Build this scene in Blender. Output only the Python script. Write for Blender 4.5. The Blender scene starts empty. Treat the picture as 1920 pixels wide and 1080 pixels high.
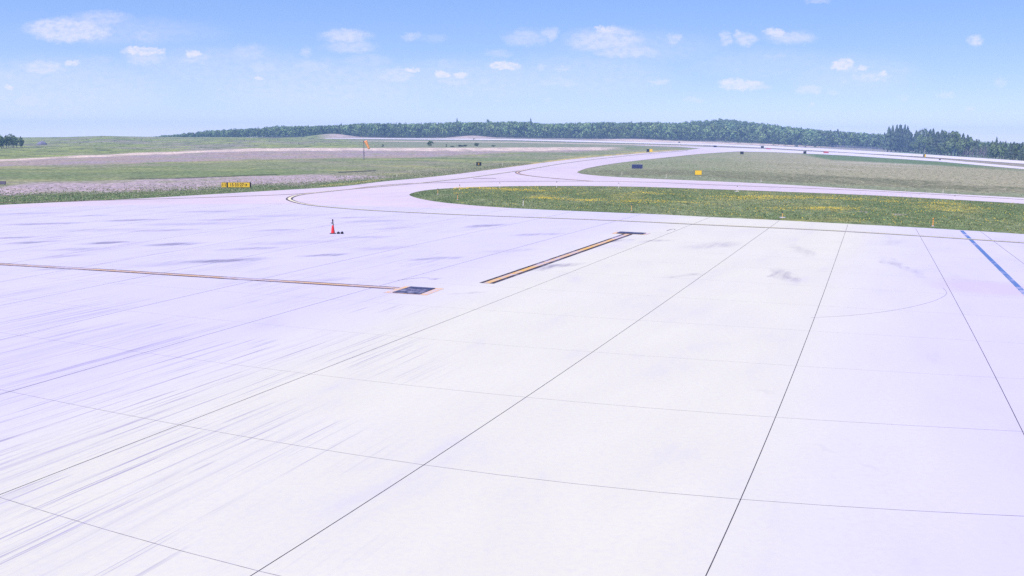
import bpy, bmesh, math, random
import numpy as np
from mathutils import Vector, Matrix
from mathutils.geometry import delaunay_2d_cdt
random.seed(7)
rng = np.random.default_rng(11)
sc = bpy.context.scene
COL = sc.collection
R = math.radians

# ------------------------------------------------------------------ camera, sky, sun, exposure
CAM_H = 7.64
FPX = 1845.0                       # focal length in pixels of the 1920 px wide photograph
PITCH = math.atan(278 / FPX)
ROLL = 0.007
cam_d = bpy.data.cameras.new('camera')
cam_d.sensor_width = 36
cam_d.lens = 36 * FPX / 1920
cam_d.clip_start = 0.5
cam_d.clip_end = 12000
cam = bpy.data.objects.new('camera', cam_d)
COL.objects.link(cam)
cam.matrix_world = (Matrix.Translation((0, 0, CAM_H)) @ Matrix.Rotation(math.pi / 2 - PITCH, 4, 'X')
                    @ Matrix.Rotation(ROLL, 4, 'Z'))
sc.camera = cam

SUN_EL, SUN_AZ = 58.0, -142.0      # azimuth measured clockwise from +Y (the view direction)
sun_dir = Vector((math.sin(R(SUN_AZ)) * math.cos(R(SUN_EL)), math.cos(R(SUN_AZ)) * math.cos(R(SUN_EL)), math.sin(R(SUN_EL))))
sun_l = bpy.data.lights.new('sun', 'SUN')
sun_l.energy = 4.0
sun_l.angle = R(0.5)
sun_l.color = (1.0, 0.975, 0.95)
sun = bpy.data.objects.new('sun', sun_l)
sun.rotation_euler = (-sun_dir).to_track_quat('-Z', 'Y').to_euler()
sun.location = (0, 0, 200)
COL.objects.link(sun)

sc.view_settings.view_transform = 'Standard'
sc.view_settings.look = 'None'
sc.view_settings.gamma = 1
sc.view_settings.exposure = 0.46
sc.view_settings.use_white_balance = True      # the webcam's own cool, violet balance
sc.view_settings.white_balance_temperature = 6350
sc.view_settings.white_balance_tint = 33
sc.render.engine = 'CYCLES'
sc.cycles.use_denoising = False
sc.cycles.max_bounces = 6
sc.cycles.volume_bounces = 1
sc.cycles.transparent_max_bounces = 12

HC = (math.cos(ROLL), math.sin(ROLL))
CP, SP = math.cos(PITCH), math.sin(PITCH)


def ray(px, py):
    """direction of the sight line through a pixel of the photograph"""
    x, y = px - 960.0, py - 540.0
    x, y = HC[0] * x + HC[1] * y, -HC[1] * x + HC[0] * y
    return x, FPX * CP - y * SP, -FPX * SP - y * CP


def to_px(X, Y, Z):
    X = np.asarray(X, float); Y = np.asarray(Y, float); Z = np.asarray(Z, float) - CAM_H
    dep = Y * CP - Z * SP
    up = Y * SP + Z * CP
    dep = np.where(dep < 0.5, 0.5, dep)
    x, y = FPX * X / dep, -FPX * up / dep
    return 960 + HC[0] * x - HC[1] * y, 540 + HC[1] * x + HC[0] * y


# ------------------------------------------------------------------ node helpers
def new_mat(name, rough=0.8, spec=0.2):
    m = bpy.data.materials.new(name)
    m.use_nodes = True
    b = m.node_tree.nodes['Principled BSDF']
    b.inputs['Roughness'].default_value = rough
    b.inputs['Specular IOR Level'].default_value = spec
    return m, m.node_tree, b


class N:
    """small wrapper to write node graphs as expressions"""
    def __init__(s, nt):
        s.nt = nt

    def node(s, t, **kw):
        n = s.nt.nodes.new(t)
        for k, v in kw.items():
            setattr(n, k, v)
        return n

    def put(s, sock, v):
        if isinstance(v, bpy.types.NodeSocket):
            s.nt.links.new(v, sock)
        else:
            sock.default_value = v

    def math(s, op, a, b=0.0, c=0.0, clamp=False):
        n = s.node('ShaderNodeMath', operation=op, use_clamp=clamp)
        s.put(n.inputs[0], a); s.put(n.inputs[1], b); s.put(n.inputs[2], c)
        return n.outputs[0]

    def vec(s, op, a, b=(0, 0, 0), out=0):
        n = s.node('ShaderNodeVectorMath', operation=op)
        s.put(n.inputs[0], a)
        if len(n.inputs) > 1:
            s.put(n.inputs[1], b)
        return n.outputs[out]

    def noise(s, v, scale, detail=4.0, rough=0.55, dist=0.0, col=False):
        n = s.node('ShaderNodeTexNoise')
        s.put(n.inputs['Vector'], v)
        n.inputs['Scale'].default_value = scale
        n.inputs['Detail'].default_value = detail
        n.inputs['Roughness'].default_value = rough
        n.inputs['Distortion'].default_value = dist
        return n.outputs['Color' if col else 'Fac']

    def ramp(s, v, a, b, lo=0.0, hi=1.0, smooth=True):
        n = s.node('ShaderNodeMapRange', interpolation_type='SMOOTHSTEP' if smooth else 'LINEAR')
        s.put(n.inputs[0], v)
        n.inputs[1].default_value = a; n.inputs[2].default_value = b
        n.inputs[3].default_value = lo; n.inputs[4].default_value = hi
        return n.outputs[0]

    def mix(s, f, a, b, mode='MIX'):
        n = s.node('ShaderNodeMix', data_type='RGBA', blend_type=mode)
        s.put(n.inputs[0], f)
        s.put(n.inputs[6], a if isinstance(a, bpy.types.NodeSocket) else (*a, 1))
        s.put(n.inputs[7], b if isinstance(b, bpy.types.NodeSocket) else (*b, 1))
        return n.outputs[2]

    def xyz(s, v):
        n = s.node('ShaderNodeSeparateXYZ')
        s.put(n.inputs[0], v)
        return n.outputs

    def comb(s, x, y, z=0.0):
        n = s.node('ShaderNodeCombineXYZ')
        s.put(n.inputs[0], x); s.put(n.inputs[1], y); s.put(n.inputs[2], z)
        return n.outputs[0]


# ------------------------------------------------------------------ world: Nishita sky with fair-weather clouds
world = bpy.data.worlds.new('World')
sc.world = world
world.use_nodes = True
wn = N(world.node_tree)
bg = world.node_tree.nodes['Background']
sky = wn.node('ShaderNodeTexSky', sky_type='NISHITA', sun_disc=False)
sky.sun_elevation = R(SUN_EL)
sky.sun_rotation = R(SUN_AZ)
sky.altitude = 3000
sky.air_density = 0.7
sky.dust_density = 0.0
sky.ozone_density = 1.0
SKY_STRENGTH = 0.123
SKY_GAMMA = 0.45
hs = wn.node('ShaderNodeHueSaturation')
hs.inputs['Saturation'].default_value = 1.92
gm = wn.node('ShaderNodeGamma')
gm.inputs[1].default_value = SKY_GAMMA
wn.put(gm.inputs[0], sky.outputs[0])
wn.put(hs.inputs['Color'], gm.outputs[0])
wn.put(bg.inputs[0], wn.vec('MULTIPLY', hs.outputs[0], (2.42, 2.42, 2.42)))  # sky brightness boost put into the colour, on top of the strength
bg.inputs[1].default_value = SKY_STRENGTH

# cloud banks: photo pixel centre, half width, half height, opacity
CLOUDS = [
    (130, 57, 70, 19, .8), (190, 36, 55, 13, .5), (273, 68, 30, 12, .4), (268, 97, 31, 7, 1.), (273, 109, 38, 13, .55),
    (362, 102, 15, 7, 1.), (364, 113, 36, 11, .5), (20, 143, 42, 11, .42), (83, 128, 42, 13, .7), (135, 118, 13, 5, .9),
    (187, 112, 28, 11, .25), (463, 100, 37, 14, .42), (490, 125, 34, 13, .45), (577, 97, 13, 10, .4), (580, 124, 45, 14, .42),
    (570, 148, 62, 17, .3), (487, 144, 9, 3, .85), (17, 164, 10, 3, 1.), (50, 187, 32, 15, .45), (0, 185, 13, 9, .4),
    (77, 163, 28, 8, .3), (167, 160, 22, 13, .25), (190, 172, 42, 15, .22), (285, 163, 35, 15, .25), (343, 148, 10, 8, .22),
    (400, 133, 42, 11, .25), (625, 137, 24, 5, .4), (650, 68, 42, 12, .72), (658, 88, 47, 11, .5), (690, 116, 47, 13, .3),
    (740, 141, 44, 14, .55), (773, 131, 12, 4, 1.), (773, 67, 17, 8, .45), (815, 73, 24, 8, .2), (828, 138, 15, 5, 1.),
    (862, 141, 14, 5, .9), (848, 152, 38, 10, .5), (838, 122, 21, 10, .3), (1030, 64, 14, 12, .55), (985, 72, 34, 15, .45),
    (935, 100, 21, 8, .3), (947, 124, 27, 7, 1.), (1013, 127, 9, 8, .5), (1055, 128, 21, 8, .5), (910, 152, 18, 8, .35),
    (948, 154, 16, 8, .3), (1043, 152, 44, 10, .4), (1140, 76, 72, 21, .7), (1137, 56, 19, 6, .9), (1180, 98, 66, 11, .6),
    (1264, 72, 17, 8, .6), (1232, 155, 23, 5, .55), (1142, 151, 13, 5, .3), (1027, 185, 7, 5, .2), (937, 188, 11, 4, .2),
    (1358, 71, 14, 12, .6), (1400, 75, 21, 10, .65), (1388, 67, 9, 8, .7), (1453, 62, 20, 7, .85), (1483, 70, 45, 11, .6),
    (1450, 108, 25, 8, .3), (1580, 121, 20, 9, .95), (1597, 129, 32, 9, .4), (1621, 126, 7, 4, .85), (1637, 145, 38, 10, .6),
    (1658, 137, 9, 5, .85), (1580, 149, 11, 7, .4), (1691, 133, 15, 7, .25), (1828, 76, 16, 9, .75), (1390, 158, 34, 9, .85),
    (1422, 164, 26, 6, .5), (1518, 168, 22, 9, .55), (1560, 175, 12, 7, .3), (1777, 180, 15, 5, .4), (1820, 204, 10, 4, .35),
    (1691, 183, 13, 6, .2), (1300, 187, 14, 6, .3), (1522, 196, 7, 3, .4), (1878, 155, 13, 8, .3), (1537, 0, 22, 5, .4),
    (120, 160, 210, 48, .34), (420, 128, 180, 36, .28), (600, 158, 240, 42, .34), (900, 148, 210, 34, .28), (1110, 140, 150, 40, .24), (230, 60, 170, 24, .24), (1600, 140, 120, 34, .22), (60, 205, 160, 18, .28), (1440, 120, 150, 26, .18), (1200, 90, 150, 28, .2),
    (-120, 90, 60, 18, .6), (2040, 120, 60, 16, .6), (420, -60, 90, 24, .6), (1200, -90, 110, 26, .6), (1750, -60, 80, 20, .5)]
tc = wn.node('ShaderNodeTexCoord')
dx, dy, dz = wn.xyz(tc.outputs['Generated'])
front = wn.ramp(dy, 0.05, 0.3)
dys = wn.math('MAXIMUM', dy, 0.05)
pq = wn.comb(wn.math('DIVIDE', dx, dys), wn.math('DIVIDE', dz, dys))
warp1 = wn.noise(wn.vec('MULTIPLY', pq, (1, 1.6, 1)), 42, 3, .6, col=True)
warp2 = wn.noise(wn.vec('MULTIPLY', pq, (1, 1.5, 1)), 190, 4, .65, col=True)
off = wn.vec('ADD', wn.vec('MULTIPLY', wn.vec('SUBTRACT', warp1, (.5, .5, .5)), (.022, .010, 0)),
             wn.vec('MULTIPLY', wn.vec('SUBTRACT', warp2, (.5, .5, .5)), (.012, .0075, 0)))
pw = wn.vec('ADD', pq, off)
total = None
for cx, cy, rx, ry, a in CLOUDS:
    rd = ray(cx, cy)
    c = (rd[0] / rd[1], rd[2] / rd[1], 0)
    q = wn.vec('MULTIPLY', wn.vec('SUBTRACT', pw, c), (FPX / (rx * 1.22), FPX / (ry * 1.25), 0))
    ln = wn.vec('LENGTH', q, out=1)
    v = wn.ramp(ln, 1.15, .35 if a < .8 else .6, 0, a)
    total = v if total is None else wn.math('MAXIMUM', total, v)
puff = wn.noise(wn.vec('MULTIPLY', pq, (1, 1.9, 1)), 120, 6, .62)
total = wn.math('MULTIPLY', total, wn.ramp(puff, .28, .62, .45, 1.0))
total = wn.math('MULTIPLY', wn.math('MULTIPLY', total, front), .64, clamp=True)
cbg = wn.node('ShaderNodeBackground')
cbg.inputs[0].default_value = (.68, .69, .78, 1)
cbg.inputs[1].default_value = 1.08
mixs = wn.node('ShaderNodeMixShader')
wn.put(mixs.inputs[0], total)
wn.nt.links.new(bg.outputs[0], mixs.inputs[1])
wn.nt.links.new(cbg.outputs[0], mixs.inputs[2])
wn.nt.links.new(mixs.outputs[0], world.node_tree.nodes['World Output'].inputs[0])
world.cycles.sampling_method = 'MANUAL'
world.cycles.sample_map_resolution = 512

# ------------------------------------------------------------------ terrain shape
PXT = lambda X, Y: 960 + FPX * np.asarray(X, float) / np.maximum(np.asarray(Y, float), 1.0)
TOPS = np.array([(-400, 300), (180, 285), (255, 262), (300, 256.5), (330, 252.5), (400, 245), (480, 240), (560, 236), (640, 234), (700, 231), (780, 232),
                 (860, 229), (960, 228), (1020, 231), (1120, 230), (1200, 228), (1260, 229), (1345, 223), (1400, 228), (1460, 236),
                 (1500, 240), (1560, 246), (1640, 252), (1800, 264), (1920, 270), (2400, 280)], float)


def horizon(px):
    return 262 + ROLL * (px - 960)


ZH = np.stack([TOPS[:, 0], CAM_H + (horizon(TOPS[:, 0]) - TOPS[:, 1]) * 1400 / FPX - 13.0], 1)


def zt(X, Y):
    X = np.asarray(X, float); Y = np.asarray(Y, float)
    px = PXT(X, Y)
    A = np.interp(px, [1050, 1300, 1500, 1920, 2300], [1, .6, .15, -.7, -1.0])
    d = np.minimum(Y, 1000.0)
    S = .0125 * np.where(d < 300, 0, np.where(d < 500, (d - 300) ** 2 / 400, d - 400))
    z = A * S
    E = np.interp(px, [-300, 50, 130, 200, 260, 350, 480, 560, 640], [-1, -1.6, -.3, 2.4, 1.4, 1.0, 1.6, .5, 0])
    z = z + E * np.exp(-((Y - 860) / 170) ** 2)
    for cpx, cd, hh, sx, sd in ((625, 1010, 4.6, 48, 60), (885, 1030, 3.0, 36, 60), (1190, 1010, 2.4, 60, 60)):
        z = z + hh * np.exp(-((px - cpx) / sx) ** 2 - ((Y - cd) / sd) ** 2)
    t = np.clip((Y - 1000) / 400, 0, 1)
    zh = np.interp(px, ZH[:, 0], ZH[:, 1])
    z = z + (zh - A * 7.5) * t
    t2 = np.clip((Y - 1480) / 900, 0, 1)
    z = z * (1 - t2) + (-25) * t2
    return z


_D = np.concatenate([np.arange(8, 300, 1.0), np.arange(300, 1500, 2.0)])


def ground(px, py, lift=0.0):
    """where the sight line through a photo pixel meets the ground"""
    rx, ry, rz = ray(px, py)
    X = rx / ry * _D; Zr = CAM_H + rz / ry * _D
    g = Zr - zt(X, _D) - lift
    k = np.argmax(g < 0)
    if g[k] >= 0:
        k = len(_D) - 1
    if k == 0:
        d = _D[0]
    else:
        d = _D[k - 1] + (_D[k] - _D[k - 1]) * g[k - 1] / (g[k - 1] - g[k] + 1e-9)
    x = rx / ry * d
    return Vector((x, d, float(zt(x, d)) + lift))


def lift_at(y, n=1):
    """stacking height of pavement layers, growing with distance"""
    return .006 * n + max(0.0, y - 60) * .00016 * n


def dense(pts, step=14.0):
    out = []
    for (x0, y0), (x1, y1) in zip(pts[:-1], pts[1:]):
        n = max(1, int(math.hypot(x1 - x0, (y1 - y0) * 3) / step))
        for k in range(n):
            out.append((x0 + (x1 - x0) * k / n, y0 + (y1 - y0) * k / n))
    out.append(pts[-1])
    return out


def smooth(pts, it=2):
    """Chaikin corner cutting that keeps both ends"""
    for _ in range(it):
        o = [pts[0]]
        for a, b in zip(pts[:-1], pts[1:]):
            o.append((a[0] * .75 + b[0] * .25, a[1] * .75 + b[1] * .25))
            o.append((a[0] * .25 + b[0] * .75, a[1] * .25 + b[1] * .75))
        o.append(pts[-1])
        pts = o
    return pts


# ------------------------------------------------------------------ object helpers
def link(o, parent=None):
    COL.objects.link(o)
    if parent is not None:
        o.parent = parent
    return o


def mesh_obj(name, verts, faces, mat, parent=None, shade=False):
    me = bpy.data.meshes.new(name)
    me.from_pydata([tuple(v) for v in verts], [], faces)
    me.update()
    if mat is not None:
        me.materials.append(mat)
    if shade:
        me.polygons.foreach_set('use_smooth', [True] * len(me.polygons))
    return link(bpy.data.objects.new(name, me), parent)


def bm_obj(name, bm, mat, parent=None, shade=False):
    me = bpy.data.meshes.new(name)
    bm.to_mesh(me); bm.free()
    if mat is not None:
        me.materials.append(mat)
    if shade:
        me.polygons.foreach_set('use_smooth', [True] * len(me.polygons))
    return link(bpy.data.objects.new(name, me), parent)


def tag(o, label=None, cat=None, group=None, kind=None):
    if label: o['label'] = label
    if cat: o['category'] = cat
    if group: o['group'] = group
    if kind: o['kind'] = kind
    return o


def thing(name, label, cat, loc=(0, 0, 0), rz=0.0, group=None):
    o = bpy.data.objects.new(name, None)
    o.empty_display_size = .2
    link(o)
    o.location = loc
    o.rotation_euler = (0, 0, rz)
    return tag(o, label, cat, group)


def copy_tree(o, parent=None):
    c = o.copy()
    COL.objects.link(c)
    c.parent = parent
    for ch in list(o.children):
        copy_tree(ch, c)
    return c


def fast_mesh(name, V, F, k, mat, parent=None, colors=None, link_it=True):
    """V (n,3) array, F (m,k) array"""
    me = bpy.data.meshes.new(name)
    V = np.asarray(V, np.float32); F = np.asarray(F, np.int32)
    me.vertices.add(len(V)); me.vertices.foreach_set('co', V.ravel())
    me.loops.add(F.size); me.loops.foreach_set('vertex_index', F.ravel())
    me.polygons.add(len(F)); me.polygons.foreach_set('loop_start', np.arange(0, F.size, k, dtype=np.int32))
    me.update(calc_edges=True)
    if colors is not None:
        at = me.color_attributes.new('tint', 'FLOAT_COLOR', 'POINT')
        c = np.ones((len(V), 4), np.float32); c[:, :3] = colors
        at.data.foreach_set('color', c.ravel())
    if mat is not None:
        me.materials.append(mat)
    o = bpy.data.objects.new(name, me)
    if link_it:
        link(o, parent)
    return o


def add_box(bm, cx, cy, cz, sx, sy, sz, bev=0.0):
    r = bmesh.ops.create_cube(bm, size=1)
    vs = r['verts']
    bmesh.ops.scale(bm, vec=(sx, sy, sz), verts=vs)
    bmesh.ops.translate(bm, vec=(cx, cy, cz), verts=vs)
    if bev:
        es = list({e for v in vs for e in v.link_edges})
        bmesh.ops.bevel(bm, geom=es, offset=bev, segments=2, affect='EDGES', profile=.5)


def add_lathe(bm, prof, seg=20, loc=(0, 0, 0), mat4=None):
    """profile of (radius, height) pairs turned about Z"""
    rings = []
    M = mat4 or Matrix.Translation(loc)
    for r, z in prof:
        rings.append([bm.verts.new(M @ Vector((r * math.cos(2 * math.pi * k / seg), r * math.sin(2 * math.pi * k / seg), z))) for k in range(seg)])
    for a, b in zip(rings[:-1], rings[1:]):
        for k in range(seg):
            bm.faces.new((a[k], a[(k + 1) % seg], b[(k + 1) % seg], b[k]))
    if prof[0][0] > 1e-4: bm.faces.new(rings[0][::-1])
    if prof[-1][0] > 1e-4: bm.faces.new(rings[-1])


def plain(name, col, rough=.6, spec=.3, var=.12, scale=6.0, metal=0.0):
    m, nt, b = new_mat(name, rough, spec)
    n = N(nt)
    t = n.node('ShaderNodeTexCoord')
    f = n.noise(t.outputs['Object'], scale, 5, .6)
    c = n.mix(n.ramp(f, .3, .7), tuple(x * (1 - var) for x in col), tuple(min(1, x * (1 + var)) for x in col))
    n.put(b.inputs['Base Color'], c)
    b.inputs['Metallic'].default_value = metal
    return m


# ------------------------------------------------------------------ traced outlines (photo pixels)
FIELD_EDGE = [(-700, 421), (0, 384), (240, 374), (480, 359.5), (600, 352.5), (655, 348.5), (712, 341), (790, 334), (855, 327), (960, 313),
              (1060, 300), (1120, 294.5), (1185, 289), (1250, 284), (1300, 280.3)]
TONE_EDGE = [(-700, 412), (0, 391), (120, 387), (240, 384.5), (360, 383), (480, 382.5), (560, 383), (640, 385), (700, 387), (767, 389), (860, 391), (925, 391.5)]
ISL_LOW = [(770, 367.5), (778, 370.5), (792, 374), (822, 379), (855, 382.5), (906, 387), (960, 390.5), (989, 392), (1072, 395.7), (1160, 399.3), (1244, 402.5),
           (1348, 408), (1452, 412.5), (1520, 416.3), (1728, 427), (1920, 439), (2800, 500)]
ISL_UP = [(767, 365.3), (772, 362), (792, 357.5), (820, 354.6), (855, 352.3), (930, 349.8), (1000, 348.8), (1110, 349), (1210, 350.5), (1335, 354.8), (1440, 358.5),
          (1615, 365.2), (1765, 373), (1920, 382), (2800, 437)]
TWB_UP = [(2800, 424), (1920, 371), (1785, 364), (1615, 355), (1440, 344.5), (1310, 339), (1210, 335), (1135, 331), (1100, 327.6), (1086, 325.3), (1082, 323.5)]
DIAG_LOW = [(1084, 321.6), (1092, 318.5), (1102, 315), (1155, 306), (1207, 300), (1254, 295), (1300, 290), (1340, 287), (1382, 284.4)]
R2_LOW = [(1440, 285.2), (1507, 288), (1590, 292), (1760, 303), (1920, 317.5), (2700, 380)]
R2_UP = [(2700, 374), (1920, 313.5), (1760, 298.8), (1590, 287), (1507, 283.6), (1440, 279.6), (1382, 277.8), (1319, 275.6), (1272, 274), (1225, 273.0), (1190, 272.4)]
R2_TIP = [(1190, 273), (1225, 274.2), (1272, 275.6), (1312, 278.6)]
R1_UP = [(610, 259.6), (700, 259.8), (960, 261.2), (1100, 264.2), (1210, 267.0), (1310, 269.5), (1440, 274.2), (1510, 277.3), (1560, 279.8), (1735, 290), (1920, 302.3), (2700, 360)]
R1_LOW = [(610, 260.6), (700, 261.4), (960, 263.4), (1100, 266.9), (1210, 269.6), (1310, 272.4), (1440, 278.0), (1510, 282), (1560, 284.8), (1735, 294.6), (1920, 307.7), (2700, 366)]

# ------------------------------------------------------------------ pavement materials
# slab grid of the apron: fitted ground grid (lens included) mapped on to this ground plane
GRID = dict(f=1948.997, pitch=.1416, roll=.0070, k=.1608, a=.9968, b=.9509, ang=.3543, ox=-4.3111, oy=1.8358)


def slab_px(i, j):
    g = GRID
    u, v = g['ox'] + g['a'] * i, g['oy'] + g['b'] * j
    ca, sa = math.cos(g['ang']), math.sin(g['ang'])
    X, Y = ca * u + sa * v, -sa * u + ca * v
    cp, sp = math.cos(g['pitch']), math.sin(g['pitch'])
    dep = Y * cp + sp
    if dep < .6: return None
    up = Y * sp - cp
    x, y = g['f'] * X / dep, -g['f'] * up / dep
    ru = math.hypot(x, y); rd = ru
    for _ in range(30):
        rd = rd - (rd * (1 + g['k'] * (rd / 1000) ** 2) - ru) / (1 + 3 * g['k'] * (rd / 1000) ** 2)
    s = rd / max(ru, 1e-6)
    x, y = x * s, y * s
    c, sn = math.cos(g['roll']), math.sin(g['roll'])
    return 960 + c * x - sn * y, 540 + sn * x + c * y


def flat(px, py):
    rx, ry, rz = ray(px, py)
    if rz >= -1: return None
    t = CAM_H / -rz
    return Vector((rx * t, ry * t, 0))


pA, pB = flat(797, 872), flat(1250, 563)
LONG = math.atan2(pB.y - pA.y, pB.x - pA.x)       # heading of the long joints


def world_ellipse(px, py, wpx, hpx):
    """stain: centre and half sizes on the ground from its extent in the photograph"""
    c = flat(px, py)
    s = wpx * c.y / FPX
    l = hpx * c.y * c.y / (FPX * CAM_H)
    return c, s, l


# (px, py, half width px, half height px, strength, follow long joints)
STAINS = [(57, 455, 62, 5, .55), (200, 455, 66, 4.5, .75), (333, 458, 72, 5.5, .65), (467, 467, 70, 5, .5), (420, 489, 105, 6, .8), (612, 478, 58, 5, .6),
          (250, 413, 80, 3, .5), (80, 420, 90, 3.2, .5), (20, 446, 60, 3, .6), (160, 405, 70, 2.2, .35), (430, 412, 90, 2.5, .35), (390, 397, 70, 2, .35), (300, 432, 90, 2.6, .4),
          (520, 432, 60, 2.6, .4), (905, 424, 50, 4.5, .55), (660, 408, 60, 2.5, .35), (1010, 440, 55, 4, .35), (820, 485, 60, 4.5, .4), (810, 523, 14, 2, .9),
          (1035, 500, 60, 9, .55), (1160, 452, 26, 4, .4), (1466, 516, 24, 16, .34), (1690, 500, 22, 24, .22), (1505, 470, 24, 14, .16), (1340, 460, 50, 10, .22), (1275, 517, 40, 5, .3),
          (1675, 455, 30, 8, .12), (1565, 840, 12, 2, .07), (1617, 879, 11, 2.4, .07), (1445, 735, 9, 1.6, .07), (110, 505, 60, 5, .3), (130, 480, 60, 6, .28), (610, 525, 70, 5, .25),
          (740, 428, 50, 3, .25), (1230, 452, 30, 4, .3), (880, 548, 40, 4, .22), (180, 432, 130, 5, .22), (360, 420, 140, 4, .22), (520, 405, 110, 3, .25), (330, 495, 120, 7, .2), (560, 455, 110, 5, .2), (720, 465, 90, 5, .18), (60, 400, 90, 3, .3), (700, 415, 80, 3, .25), (130, 468, 80, 4, .3), (960, 470, 70, 5, .16), (690, 445, 60, 3, .25)]


yc_ = flat(1090, 640)
YC = -math.sin(LONG) * yc_.x + math.cos(LONG) * yc_.y


def concrete(name, apron):
    m, nt, b = new_mat(name, .85, .12)
    n = N(nt)
    t = n.node('ShaderNodeTexCoord')
    P = t.outputs['Object']
    rot = n.node('ShaderNodeMapping')
    n.put(rot.inputs['Vector'], P)
    rot.inputs['Rotation'].default_value = (0, 0, -LONG)
    Q = rot.outputs[0]                         # x runs along the long joints
    big = n.noise(P, .045, 4, .6)
    mid = n.noise(n.vec('MULTIPLY', Q, (.35, 1, 1)), .35, 6, .62, .3)
    fine = n.noise(P, 6.0, 5, .7)
    if apron:
        qx, qy, qz = n.xyz(Q)
        off = n.math('ABSOLUTE', n.math('SUBTRACT', qy, YC))
        cream = n.math('ADD', n.ramp(off, 15.0, 6.0, 0, 1), n.math('MULTIPLY', n.math('SUBTRACT', big, .5), .8), clamp=True)
        c = n.mix(cream, (.470, .462, .510), (.528, .534, .412))
    else:
        c = n.mix(n.ramp(big, .36, .62), (.490, .430, .430), (.520, .465, .455))
    c = n.mix(n.ramp(mid, .40, .72, 0, .8), c, n.mix(1, c, (1.05, 1.05, 1.04), 'MULTIPLY'))
    c = n.mix(n.ramp(mid, .44, .22, 0, .35), c, (.385, .37, .475))
    if not apron:      # newer, paler concrete towards the far right
        px0, py0, pz0 = n.xyz(P)
        c = n.mix(n.ramp(n.math('SUBTRACT', px0, n.math('MULTIPLY', py0, .12)), 30, 85, 0, .85), c, (.60, .585, .59))
    # broom and squeegee streaks along the bays
    x, y, z = n.xyz(Q)
    wob = n.math('MULTIPLY', n.math('SUBTRACT', n.noise(n.vec('MULTIPLY', Q, (.09, .05, 1)), 1.0, 2, .5), .5), .7)
    sv = n.comb(n.math('MULTIPLY', x, .05), n.math('ADD', n.math('MULTIPLY', y, 2.3), wob))
    s1 = n.noise(sv, 1.0, 7, .72)
    sv2 = n.comb(n.math('MULTIPLY', x, .16), n.math('ADD', n.math('MULTIPLY', y, 8.0), n.math('MULTIPLY', wob, 3.0)))
    s2 = n.noise(sv2, 1.0, 5, .7)
    px_, py_, pz_ = n.xyz(P)
    if apron:
        reg = n.math('MULTIPLY', n.ramp(n.math('ADD', px_, n.math('MULTIPLY', py_, -.05)), -.5, -12.0), n.ramp(n.noise(P, .11, 3, .5), .36, .60, .12, 1))
        reg = n.math('ADD', reg, n.math('MULTIPLY', n.ramp(n.noise(P, .07, 3, .55), .54, .72), .08), clamp=True)
        reg = n.math('MULTIPLY', reg, n.ramp(py_, 52, 30, .42, 1))
    else:
        reg = n.ramp(n.noise(P, .05, 3, .55), .45, .65, 0, .6)
    st = n.math('MULTIPLY', n.ramp(s1, .50, .72), reg)
    c = n.mix(n.math('MULTIPLY', st, .52), c, (.25, .235, .34))
    st2 = n.math('MULTIPLY', n.ramp(s2, .54, .68), reg)
    c = n.mix(n.math('MULTIPLY', st2, .62), c, (.25, .24, .35))
    sv3 = n.comb(n.math('MULTIPLY', x, .045), n.math('ADD', n.math('MULTIPLY', y, 6.5), n.math('MULTIPLY', wob, 2.2)))
    s3 = n.noise(sv3, 1.0, 3, .5)
    st4 = n.math('MULTIPLY', n.math('MULTIPLY', n.ramp(s3, .575, .615), n.ramp(s3, .665, .625)), n.ramp(reg, .12, .45))
    st4 = n.math('MULTIPLY', st4, n.ramp(n.noise(n.vec('MULTIPLY', Q, (.25, 1.0, 1)), .8, 3, .6), .40, .55, .1, 1))
    c = n.mix(n.math('MULTIPLY', st4, .75), c, (.22, .21, .30))
    st3 = n.math('MULTIPLY', n.ramp(s2, .42, .30), reg)
    c = n.mix(n.math('MULTIPLY', st3, .5), c, (.575, .57, .64))
    # dark patches of old sealer and tyre rubber
    if apron:
        wv = n.vec('MULTIPLY', n.vec('SUBTRACT', n.noise(n.vec('MULTIPLY', Q, (.5, 1, 1)), .55, 4, .65, col=True), (.5, .5, .5)), (3.0, 2.2, 0))
        Pw = n.vec('ADD', P, wv)
        tot = None
        for (sx, sy, w, h, a) in STAINS:
            cpt, hw, hl = world_ellipse(sx, sy, w, h)
            mp = n.node('ShaderNodeMapping', vector_type='TEXTURE')
            n.put(mp.inputs['Vector'], Pw)
            mp.inputs['Location'].default_value = (cpt.x, cpt.y, 0)
            # ellipse sheared along the bays: photo-left end lies nearer, photo-right end farther
            e0, e1 = flat(sx - w, sy + h * .8), flat(sx + w, sy - h * .8)
            ang = math.atan2(e1.y - e0.y, e1.x - e0.x)
            half = (e1 - e0).length / 2
            if h > .4 * w:                      # patches that run away from the camera
                ang, half, hl = math.pi / 2 - .12, hl, w * cpt.y / FPX * .9
                hl = max(hl, .5) if hl > half * .35 else hl
            mp.inputs['Rotation'].default_value = (0, 0, ang)
            mp.inputs['Scale'].default_value = (half, max(.45, min(hl, half * (.8 if h > .4 * w else .35))), 1e3)
            ln = n.vec('LENGTH', n.vec('MULTIPLY', mp.outputs[0], (1, 1, 0)), out=1)
            v = n.ramp(ln, 1.15, .2, 0, min(1, a * 1.5))
            tot = v if tot is None else n.math('MAXIMUM', tot, v)
        brk = n.ramp(n.noise(n.vec('MULTIPLY', Q, (.25, 1.6, 1)), .9, 6, .68), .34, .60, .22, 1)
        c = n.mix(n.math('MULTIPLY', n.math('MULTIPLY', tot, brk), .95), c, (.15, .14, .21))
        # old reddish wash beside the blue line
        rc = flat(1850, 540)
        rl = n.vec('LENGTH', n.vec('MULTIPLY', n.vec('SUBTRACT', Pw, tuple(rc)), (.33, .30, 0)), out=1)
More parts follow.
